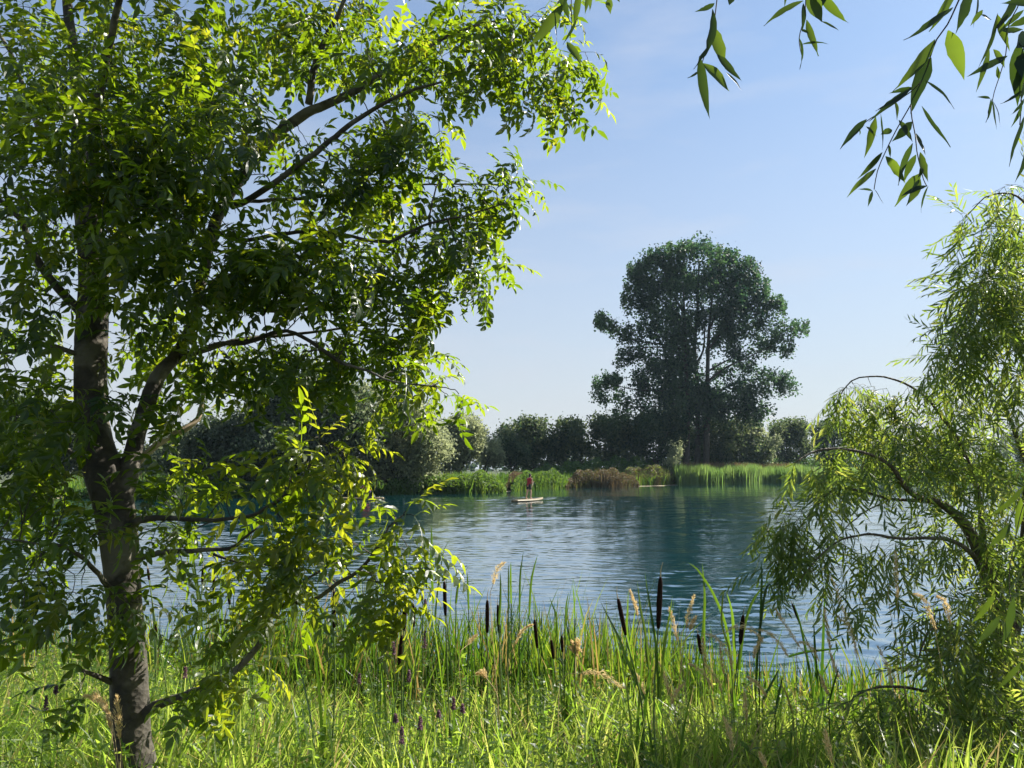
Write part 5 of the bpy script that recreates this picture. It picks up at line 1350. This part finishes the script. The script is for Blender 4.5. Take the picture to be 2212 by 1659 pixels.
def cattail(x0, y0, x1, y1, wd, label, nleaf=3, tail=0.35, extra=()):
    """(x0,y0) top of the brown spike, (x1,y1) its foot, measured"""
    ln_px = math.hypot(x1 - x0, y1 - y0)
    Y = float(np.clip(.18 / (ln_px * K) * FPX, 3.4, 5.0))
    top = P(x0, y0, Y); bot = P(x1, y1, Y)
    dn = (bot - top) / np.linalg.norm(bot - top)
    gx_, gy_ = bot[0] + dn[0] * .3 + rng.normal() * .03, bot[1] + rng.normal() * .04
    foot = np.array([gx_, gy_, float(ground_h(gx_, gy_)) - .04])
    e = empty('cattail', foot, label, 'cattail', CG)
    mid = bot + dn * np.array([1, 1, 1]) * min(.4, np.linalg.norm(bot - foot) * .5)
    pth = smooth_path([foot, mid, bot], .12)
    s = Soup(); V, F = tube(pth, np.linspace(.0055, .0035, len(pth)), 7); s.add(V, F); s.build('stalk', M['stalk'], e, True)
    r = wd * mpp(Y) / 2
    k = np.linspace(0, 1, 13)
    c_ = bot + (top - bot) * k[:, None]
    pr = r * np.clip(np.sin(np.clip(k * .96 + .02, 0, 1) * math.pi) ** .22, .2, 1) * (1 + rng.normal(size=13) * .025)
    s = Soup(); V, F = tube(c_, pr, 14); s.add(V, F); s.build('spike', M['spike'], e, True)
    tl = np.linalg.norm(top - bot) * tail
    s = Soup(); q_ = smooth_path([top - dn * -.002, top - dn * tl * .5, top - dn * tl + np.array([tl * .12, 0, 0])], tl / 6)
    V, F = tube(q_, np.linspace(.0028, .0009, len(q_)), 5); s.add(V, F); s.build('tip', M['drystem'], e, True)
    for j in range(nleaf):
        s = Soup(); hgt = (top[2] - foot[2]) * rng.uniform(.6, 1.02)
        V, Q, T = blades((foot + np.array([rng.normal() * .015, rng.normal() * .015, 0]))[None], np.array([hgt]), np.array([rng.uniform(.012, .018)]), np.array([abs(rng.normal(0, .08))]), np.array([abs(rng.normal(.1, .2))]), np.array([rng.uniform(0, 6.283)]), np.array([np.clip(rng.normal(.3, .2), 0, .8)]), 7)
        s.add(V, [Q], T); s.build('leaf', M['reed'], e)
    for (pts, w_, tn) in extra:
        pts = list(pts)
        V, Q = traced_leaf(pts[::-1] if pts[0][1] < pts[-1][1] else pts, Y, w_ * mpp(Y), tn)
        s = Soup(); s.add(V, [Q], tn); s.build('leaf', M['reed'], e)
    return e
def Z7(x, y): return (691 + .3229 * x, 1123 + .3229 * y)
def Z8(x, y): return (1296 + .3229 * x, 1123 + .3229 * y)
def Z6(x, y): return (.3516 * x, 1123 + .3516 * y)
def ct(Z, a, b, w_, label, **kw):
    sc_ = .3516 if Z is Z6 else .3229
    p, q_ = Z(*a), Z(*b); return cattail(p[0], p[1], q_[0], q_[1], w_ * sc_, label, **kw)
def ex(Z, *pts, w=14, t=.2): return ([Z(*p) for p in pts], w * (.3516 if Z is Z6 else .3229), t)
ct(Z8, (405, 385), (390, 725), 36, 'tallest and fattest cattail with a bare curled tip, right of centre', tail=.30, extra=[ex(Z8, (300, 340), (315, 460), (345, 640), (380, 900), (390, 1200), w=16), ex(Z8, (485, 510), (465, 640), (430, 850), (400, 1200), w=18, t=.6)])
ct(Z7, (1995, 530), (2045, 770), 30, 'left leaning cattail just left of the tallest one', extra=[ex(Z8, (0, 540), (60, 660), (130, 800), (190, 960), (300, 1200), w=24), ex(Z8, (190, 470), (185, 600), (180, 760), (230, 1000), w=20, t=.5), ex(Z8, (250, 410), (272, 600), (300, 740), (330, 1000), w=20, t=.6)])
ct(Z8, (310, 805), (320, 960), 22, 'short low cattail between the leaning one and the tallest one')
ct(Z8, (655, 765), (680, 900), 25, 'small tilted cattail behind the tan plume right of the tallest one', extra=[ex(Z8, (588, 285), (650, 330), (720, 430), (770, 520), (840, 700), (890, 1000), w=18, t=.4), ex(Z8, (683, 285), (700, 500), (695, 760), (710, 1100), w=20, t=.45)])
ct(Z8, (958, 640), (938, 830), 30, 'dark cattail half wrapped in its leaves above the tan plumes', extra=[ex(Z8, (1150, 385), (1080, 460), (1010, 570), (960, 750), (930, 1000), w=22, t=.3), ex(Z8, (845, 480), (880, 600), (895, 760), (905, 1000), w=20, t=.5)])
ct(Z8, (935, 880), (925, 1000), 20, 'stubby cattail low under the leaf wrapped one')
ct(Z8, (1285, 560), (1325, 670), 14, 'thin immature cattail far to the right by the willow tips', extra=[ex(Z8, (1285, 530), (1340, 700), (1400, 1000), (1440, 1280), w=20, t=.05), ex(Z8, (1430, 680), (1440, 900), (1455, 1150), w=18, t=.05), ex(Z8, (1515, 390), (1500, 600), (1490, 900), (1475, 1250), w=20, t=.05), ex(Z8, (1640, 855), (1500, 870), (1370, 885), (1260, 915), w=16, t=.05)])
ct(Z7, (1435, 670), (1455, 855), 24, 'slightly tilted cattail left of the fluffy seed head')
ct(Z7, (1548, 805), (1562, 930), 22, 'low cattail directly left of the fluffy seed head, the left one of a pair', tail=.5)
ct(Z7, (1618, 775), (1622, 885), 20, 'low cattail touching the fluffy seed head, the right one of a pair', tail=.7)
ct(Z7, (1190, 570), (1198, 755), 22, 'slimmer cattail on the right of the middle pair')
ct(Z7, (1120, 540), (1120, 755), 27, 'thicker cattail on the left of the middle pair')
ct(Z7, (832, 415), (840, 640), 25, 'cattail standing highest among the reeds left of centre', extra=[ex(Z7, (745, 30), (748, 150), (745, 300), (760, 560), w=18, t=.3), ex(Z7, (880, 118), (835, 190), (815, 280), (790, 450), (770, 650), w=14, t=.35)])
ct(Z7, (570, 535), (563, 740), 28, 'thick cattail at the tips of the low ash branch')
ct(Z7, (625, 565), (628, 715), 22, 'slender cattail close right of the one at the ash branch tips')
ct(Z7, (548, 775), (530, 970), 28, 'lowest leaning cattail beside the purple flowers')
ct(Z7, (235, 665), (265, 790), 24, 'tilted cattail half hidden by the bright low ash leaves')
ct(Z7, (95, 480), (95, 720), 28, 'dark upright cattail hanging below the low ash foliage')
ct(Z6, (1313, 270), (1313, 445), 17, 'upright cattail alone against the water right of the ash trunk', extra=[ex(Z6, (1180, 110), (1195, 300), (1230, 500), (1240, 700), w=16, t=.6), ex(Z6, (1165, 240), (1200, 380), (1230, 600), w=14, t=.7)])
ct(Z6, (1247, 295), (1242, 395), 16, 'reddish small cattail wrapped in leaves left of the lone upright one')
ct(Z6, (1395, 335), (1410, 520), 20, 'cattail right of the lone upright one, partly behind ash leaves')
ct(Z6, (1555, 450), (1555, 570), 17, 'short cattail in the shade under the ash branch')
ct(Z6, (908, 300), (916, 370), 15, 'tiny cattail against the water beside the ash trunk')
ct(Z6, (950, 620), (962, 690), 16, 'small reddish cattail low beside the ash trunk')
ct(Z6, (1625, 425), (1628, 480), 15, 'small cattail head peeping through the ash leaves')

# leaves that stand clear against the water, grouped by plant
def reed_plant(label, leaves, Y=4.7):
    x = np.mean([l[0][-1][0] for l in leaves]); b_ = P(x, 1500, Y); gz = float(ground_h(b_[0], b_[1])) - .03
    e = empty('reed_plant', (b_[0], b_[1], gz), label, 'reed', 'tall reeds standing clear of the bank')
    for pts, w_, tn in leaves:
        pts = list(pts); last = P(pts[-1][0], pts[-1][1], Y)
        f = np.array([last[0] + rng.normal() * .02, Y, gz])
        a = np.array(pts, float)
        V, Q = traced_leaf(list(a[::-1]), Y, w_ * mpp(Y), tn)
        s = Soup(); s.add(V, [Q], tn)
        V, F = tube([f, (f + last) / 2, last], [.004, .0035, .003], 5, False); s.add(V, F, tn)
        s.build('leaf', M['reed'], e)
reed_plant('two slim reeds with a long bare gap, left of the centre seed head spray', [ex(Z7, (1008, 293), (960, 360), (925, 440), (910, 560), w=18, t=.5), ex(Z7, (985, 350), (990, 450), (995, 600), w=14, t=.3)])
reed_plant('two thin reeds with slanting tips against open water at centre', [ex(Z7, (1363, 200), (1350, 290), (1340, 380), (1335, 620), w=14, t=.3), ex(Z7, (1457, 232), (1430, 330), (1412, 430), (1400, 640), w=15, t=.35)])
reed_plant('pair of short straight reeds left of the slanting tipped ones', [ex(Z7, (1278, 280), (1276, 400), (1280, 560), w=14, t=.35), ex(Z7, (1262, 300), (1262, 420), (1262, 600), w=12, t=.35), ex(Z7, (1208, 350), (1208, 500), (1200, 700), w=16, t=.3)])
reed_plant('dark reeds leaning behind the tips of the low ash branch', [ex(Z7, (475, 290), (500, 400), (535, 520), w=18, t=.25), ex(Z7, (500, 100), (515, 160), (520, 240), w=14, t=.2), ex(Z7, (420, 350), (420, 450), (418, 520), w=14, t=.4), ex(Z7, (685, 195), (685, 300), (690, 480), w=12, t=.4)])
reed_plant('thin reeds with tiny flag tips right of centre', [ex(Z7, (1535, 515), (1560, 580), (1580, 640), (1590, 800), w=12, t=.4), ex(Z7, (1690, 430), (1700, 520), (1705, 660), w=12, t=.3), ex(Z7, (1665, 480), (1650, 560), (1640, 700), w=12, t=.3)])
reed_plant('dark folded reed bent sharply over beside the willow tips', [ex(Z8, (1172, 580), (1160, 500), (1137, 430), (1105, 480), (1085, 620), (1060, 820), (1040, 1150), w=18, t=.03), ex(Z8, (1078, 265), (1083, 400), (1080, 480), (1070, 800), w=16, t=.1)], 4.3)
reed_plant('reed with a curled brown tip above the arching plumes', [ex(Z8, (800, 480), (825, 475), (818, 560), (815, 700), (860, 850), (880, 1000), w=14, t=.8), ex(Z8, (1205, 985), (1150, 1090), (1090, 1200), w=16, t=.1)], 4.3)
reed_plant('dark stiff reeds at right foot of the plumes', [ex(Z8, (1600, 985), (1570, 1080), (1530, 1230), w=14, t=.05), ex(Z8, (1860, 1160), (1885, 1300), (1890, 1420), w=24, t=.05), ex(Z8, (1225, 1040), (1200, 1150), (1170, 1300), w=16, t=.1), ex(Z8, (1180, 1090), (1230, 1130), (1290, 1290), w=14, t=.9)], 4.1)

# fluffy seeding head
fp = P(1243, 1403, 4.9); gz = float(ground_h(fp[0], fp[1]))
e = empty('seeding_cattail', (fp[0], fp[1], gz), 'burst fluffy pale cattail head on a brown stalk right of centre', 'cattail')
s = Soup(); V, F = tube([(fp[0] - .02, fp[1], gz), (fp[0] - .01, fp[1], (gz + fp[2]) / 2), tuple(fp)], [.006, .007, .005], 7); s.add(V, F); s.build('stalk', M['drystem'], e, True)
s = Soup(); n = 1500
v = rand_sphere(n, .3); q_ = v * np.array([.034, .03, .045]) * (1 + .35 * np.sin(v[:, :1] * 5 + v[:, 2:] * 7)) + fp + np.array([0, 0, .015])
s.inst(LEAF2, rand_frames(n), q_, rng.uniform(.006, .013, n), rng.random(n)); s.build('fluff', M['plume'], e)

# ------------------------------------------------------------------ tan grass plumes
PG = 'dry tan grass plumes on the bank'
SL = (np.array([[-.10, 0, 0], [.10, 0, 0], [0, 1, .05]], float), [np.array([[0, 1, 2]])])
def plume(pts, label, width=16, Y=4.2, droop=True, foot_dx=None):
    """pts: measured plume line from the stem joint to the tip"""
    a = np.array(pts, float)
    wp = P(a[:, 0], a[:, 1], Y + np.linspace(0, rng.uniform(-.1, .1), len(a)))
    pth = smooth_path(wp, np.sum(np.linalg.norm(np.diff(wp, axis=0), axis=1)) / 14)
    j = pth[0]; d0_ = pth[1] - pth[0]; d0_ /= np.linalg.norm(d0_)
    fx_ = j[0] + (rng.normal() * .12 if foot_dx is None else foot_dx); fy_ = j[1] + rng.normal() * .06
    foot = np.array([fx_, fy_, float(ground_h(fx_, fy_)) - .03])
    e = empty('grass_plume', foot, label, 'grass stem', PG)
    back = j - d0_ * .12
    if d0_[2] < -.2: back = j + np.array([-.02 * np.sign(d0_[0]), 0, -.12])
    st = smooth_path([foot, foot * .4 + back * .6, back, j], .05)
    st = np.vstack([st, pth[1:]])
    s = Soup(); V, F = tube(st, np.linspace(.0022, .0009, len(st)), 4, False); s.add(V, F); s.build('stem', M['drystem'], e, True)
    n = 330
    t = rng.random(n); k = t * (len(pth) - 1); i = np.minimum(k.astype(int), len(pth) - 2)
    tn = np.gradient(pth, axis=0); tn /= np.linalg.norm(tn, axis=1, keepdims=True)
    c_ = pth[i] + (pth[i + 1] - pth[i]) * (k - i)[:, None]
    w_ = width * mpp(Y) / 2 * np.clip(np.sin(np.clip(t * .9 + .08, 0, 1) * math.pi), .15, 1) * (.75 + .35 * np.sin(t * 31))
    r_ = rng.normal(size=(n, 3)); r_ -= tn[i] * np.sum(r_ * tn[i], 1, keepdims=True); r_ /= np.linalg.norm(r_, axis=1, keepdims=True)
    pos = c_ + r_ * (w_ * rng.random(n) ** .6)[:, None]
    d = tn[i] + r_ * .35 + rng.normal(size=(n, 3)) * .15
    s = Soup(); s.inst(SL, frames(d, rng.normal(size=(n, 3))), pos, rng.uniform(.009, .020, n), rng.random(n)); s.build('seed_head', M['plume'], e)
def pl(Z, pts, label, w=16, **kw): plume([Z(*p) for p in pts], label, w, **kw)
pl(Z8, [(700, 765), (760, 780), (830, 850), (870, 920), (885, 985)], 'thick plume arching right and down, lowest of the three overlapping arches', 17)
pl(Z8, [(838, 752), (900, 718), (990, 725), (1050, 765), (1085, 812)], 'long plume arching over highest above the three overlapping arches', 15)
pl(Z8, [(1050, 735), (1120, 750), (1180, 800), (1225, 860), (1255, 910)], 'plume arch furthest right of the three overlapping arches', 15)
pl(Z8, [(1335, 850), (1290, 780), (1240, 700), (1205, 650), (1178, 600)], 'straight slanting plume left of the willow tips', 12)
pl(Z8, [(1330, 815), (1375, 825), (1420, 860), (1465, 940)], 'short plume bending over beside the crossed dark reed leaf', 13)
pl(Z8, [(1540, 860), (1525, 760), (1510, 670), (1500, 590)], 'thin upright plume in front of the lowest willow spray', 11)
pl(Z8, [(1725, 900), (1690, 770), (1640, 640), (1600, 520), (1550, 385)], 'longest pale plume rising into the willow sprays', 14)
pl(Z8, [(1720, 930), (1690, 780), (1640, 690), (1570, 630)], 'second plume crossing behind the longest one', 13, Y=4.35)
pl(Z8, [(580, 712), (590, 640), (610, 570), (630, 505)], 'plume leaning right just right of the tallest cattail', 13)
pl(Z8, [(600, 740), (615, 700), (640, 650)], 'short lower companion of the plume right of the tallest cattail', 12)
pl(Z8, [(520, 815), (505, 740), (485, 660), (465, 590)], 'plume leaning left beside the tallest cattail', 14)
pl(Z8, [(250, 640), (240, 580), (222, 530), (203, 475)], 'slim plume between the two biggest cattails', 10)
pl(Z8, [(300, 1165), (280, 1110), (262, 1070), (243, 1035)], 'plump pale plume low at the foot of the big cattails', 16)
pl(Z8, [(460, 1150), (440, 1080), (420, 1010), (398, 958)], 'slim plume low under the tallest cattail', 12)
pl(Z8, [(478, 1235), (495, 1180), (520, 1135), (560, 1100)], 'short plume curving right at the grass line', 13)
pl(Z8, [(590, 960), (650, 990), (710, 1050), (745, 1110)], 'plume arching down left of the thick one', 13)
pl(Z8, [(810, 1150), (790, 1080), (745, 1020), (700, 965)], 'dense plume below the thick arching one', 17)
pl(Z8, [(710, 970), (700, 910), (690, 850), (688, 795)], 'upright plume under the lowest arch', 13)
pl(Z8, [(832, 1035), (820, 980), (810, 910), (803, 850)], 'thin upright plume under the highest arch', 11)
pl(Z8, [(1030, 930), (1040, 870), (1065, 825), (1090, 790)], 'short plume curling between the arches', 12)
pl(Z8, [(980, 1045), (1040, 1085), (1080, 1130), (1115, 1180)], 'small plume drooping right of the leafy dark stems', 11)
pl(Z8, [(1600, 1060), (1570, 980), (1545, 900)], 'wispy plume below the thin upright one', 9)
pl(Z8, [(1530, 1170), (1500, 1110), (1480, 1050)], 'faint low plume right of the dark reeds', 9)
pl(Z8, [(1955, 1110), (1935, 1010), (1900, 930), (1860, 848)], 'plume against the lower willow leaves', 14)
pl(Z8, [(1990, 530), (1985, 430), (1980, 330), (1977, 215)], 'upright brown plume hanging among the willow sprays', 13)
pl(Z8, [(885, 1545), (880, 1480), (860, 1400), (832, 1325)], 'thick low plume in the grass, lowest of the right hand plumes', 20, Y=3.5)
pl(Z8, [(1560, 1630), (1540, 1560), (1520, 1480), (1508, 1412)], 'pale plume in the grass near the bottom edge', 17, Y=3.3)
pl(Z8, [(1110, 1655), (1090, 1600), (1068, 1560)], 'small plume at the bottom edge', 13, Y=3.2)
pl(Z8, [(980, 1340), (975, 1240), (968, 1160)], 'thin straight plume in the reeds above the thick low one', 12, Y=3.9)
pl(Z7, [(1755, 1030), (1820, 1015), (1890, 1035), (1960, 1080), (2050, 1130)], 'big golden plume arching over beside the fluffy seed head', 18, Y=4.0)
pl(Z7, [(1115, 1060), (1090, 1020), (1050, 1030)], 'little hooked plume in the middle of the reeds', 16, Y=4.2)
pl(Z7, [(1160, 430), (1170, 380), (1195, 320), (1235, 285)], 'reddish feathery spray rising against the open water', 17, Y=4.4)
pl(Z7, [(990, 835), (1010, 805), (1050, 770)], 'small tan spray in the reeds below the middle pair of cattails', 13, Y=4.4)
pl(Z7, [(1310, 830), (1340, 760), (1380, 720), (1420, 700)], 'thin arching spray left of the tilted cattail', 8, Y=4.4)
pl(Z6, [(735, 1345), (728, 1260), (722, 1180), (718, 1085)], 'upright pale plume in front of the ash trunk foot', 20, Y=2.9)
pl(Z6, [(640, 1170), (620, 1120), (580, 1090), (512, 1083)], 'pale plume bending left in front of the ash trunk', 18, Y=2.9)
pl(Z6, [(655, 1160), (640, 1120), (610, 1095), (585, 1068)], 'short pale plume beside the one bending left', 17, Y=2.95)
pl(Z6, [(680, 1280), (670, 1220), (655, 1170)], 'thin plume hanging down the ash trunk foot', 12, Y=2.9)
def Zr(x, y): return (1607 + .3645 * x, 864 + .3645 * y)
pl(Zr, [(1000, 1150), (1050, 1165), (1090, 1230), (1130, 1345)], 'golden plume arching in front of the willow leaves', 14, Y=3.9)
pl(Zr, [(1140, 1160), (1185, 1190), (1205, 1250), (1222, 1320)], 'drooping plume right of the arching golden one', 15, Y=3.9)

# ------------------------------------------------------------------ purple loosestrife
LG = 'purple loosestrife among the grass'
def loosestrife(pt, ln, label, Y):
    top = P(pt[0], pt[1], Y); ln = ln * mpp(Y)
    fx_, fy_ = top[0] + rng.normal() * .03, top[1] + .03
    foot = np.array([fx_, fy_, float(ground_h(fx_, fy_))])
    e = empty('loosestrife', foot, label, 'flower', LG)
    pth = smooth_path([foot, (foot + top) / 2 + rng.normal(size=3) * .015, top], .05)
    s = Soup(); V, F = tube(pth, np.linspace(.003, .001, len(pth)), 5, False); s.add(V, F, .5)
    s.build('stem', M['stalk'], e, True)
    n = 150; t = rng.random(n) * ln
    c_ = top - np.array([0, 0, 1.]) * t[:, None]; a = rng.uniform(0, 6.283, n); r_ = .008 * (.4 + .6 * t / ln) * (.6 + .6 * (np.sin(t / ln * 40) > 0))
    pos = c_ + np.stack([np.cos(a) * r_, np.sin(a) * r_, 0 * a], -1)
    s = Soup(); s.inst(LEAF2, rand_frames(n), pos, rng.uniform(.006, .012, n), rng.random(n)); s.build('flower_spike', M['purple'], e)
    m = 18; t = rng.uniform(.35, .85, m); a = rng.uniform(0, 6.283, m)
    pos = foot + (top - foot) * t[:, None]
    s = Soup(); s.inst(LF, frames(np.stack([np.cos(a), np.sin(a), rng.uniform(0, .8, m)], -1), np.tile([0, 0, 1.], (m, 1))), pos, rng.uniform(.03, .05, m), rng.uniform(.2, .6, m)); s.build('leaves', M['grass'], e)
for (p, ln, lab, Y) in [(Z7(495, 815), 28, 'purple flower spike left of the lowest leaning cattail', 3.9), (Z7(703, 745), 34, 'tall purple flower spike right of the lowest leaning cattail', 4.0), (Z7(705, 530), 14, 'small purple tip high among the reeds', 4.4),
                        (Z7(597, 1005), 24, 'faded purple spike below the lowest leaning cattail', 3.7), (Z7(548, 1385), 34, 'stout purple spike low in the foreground grass', 3.0), (Z7(508, 1300), 16, 'small purple tuft above the stout foreground spike', 3.1),
                        (Z7(672, 1320), 24, 'purple spike right of the stout foreground one', 3.1), (Z7(895, 1185), 26, 'dull purple spike in the middle of the foreground grass', 3.3), (Z7(955, 1235), 16, 'small pinkish spike right of the dull purple one', 3.3), (Z7(795, 1275), 14, 'tiny purple tuft between the foreground spikes', 3.2),
                        (Z7(265, 1030), 20, 'pink tinged spike in the grass under the ash branch', 3.7), (Z6(1140, 905), 22, 'pink flower tuft right of the ash trunk', 3.6), (Z6(345, 1020), 16, 'pink tuft in the grass left of the ash trunk', 3.3), (Z6(285, 1080), 30, 'dull purple spike left of the ash trunk', 3.3)]:
    loosestrife(p, ln, lab, Y)
# ------------------------------------------------------------------ summer haze in the air
m, N, L = new_mat('summer haze')
out = N.new('ShaderNodeOutputMaterial')
pv = N.new('ShaderNodeVolumePrincipled')
pv.inputs['Color'].default_value = (.62, .84, 1.0, 1)
pv.inputs['Density'].default_value = .00012
pv.inputs['Anisotropy'].default_value = .2
L.new(pv.outputs[0], out.inputs['Volume'])
hx0, hx1, hy0, hy1, hz0, hz1 = -1520., 1520., -420., 2520., -3.6, 44.
V = [(x, y, z) for x in (hx0, hx1) for y in (hy0, hy1) for z in (hz0, hz1)]
Q = np.array([[0, 1, 3, 2], [4, 6, 7, 5], [0, 4, 5, 1], [2, 3, 7, 6], [0, 2, 6, 4], [1, 5, 7, 3]])
tag(link('haze', mesh_np('haze', V, [Q]), m), 'pale summer haze in the air over the lake', kind='stuff')
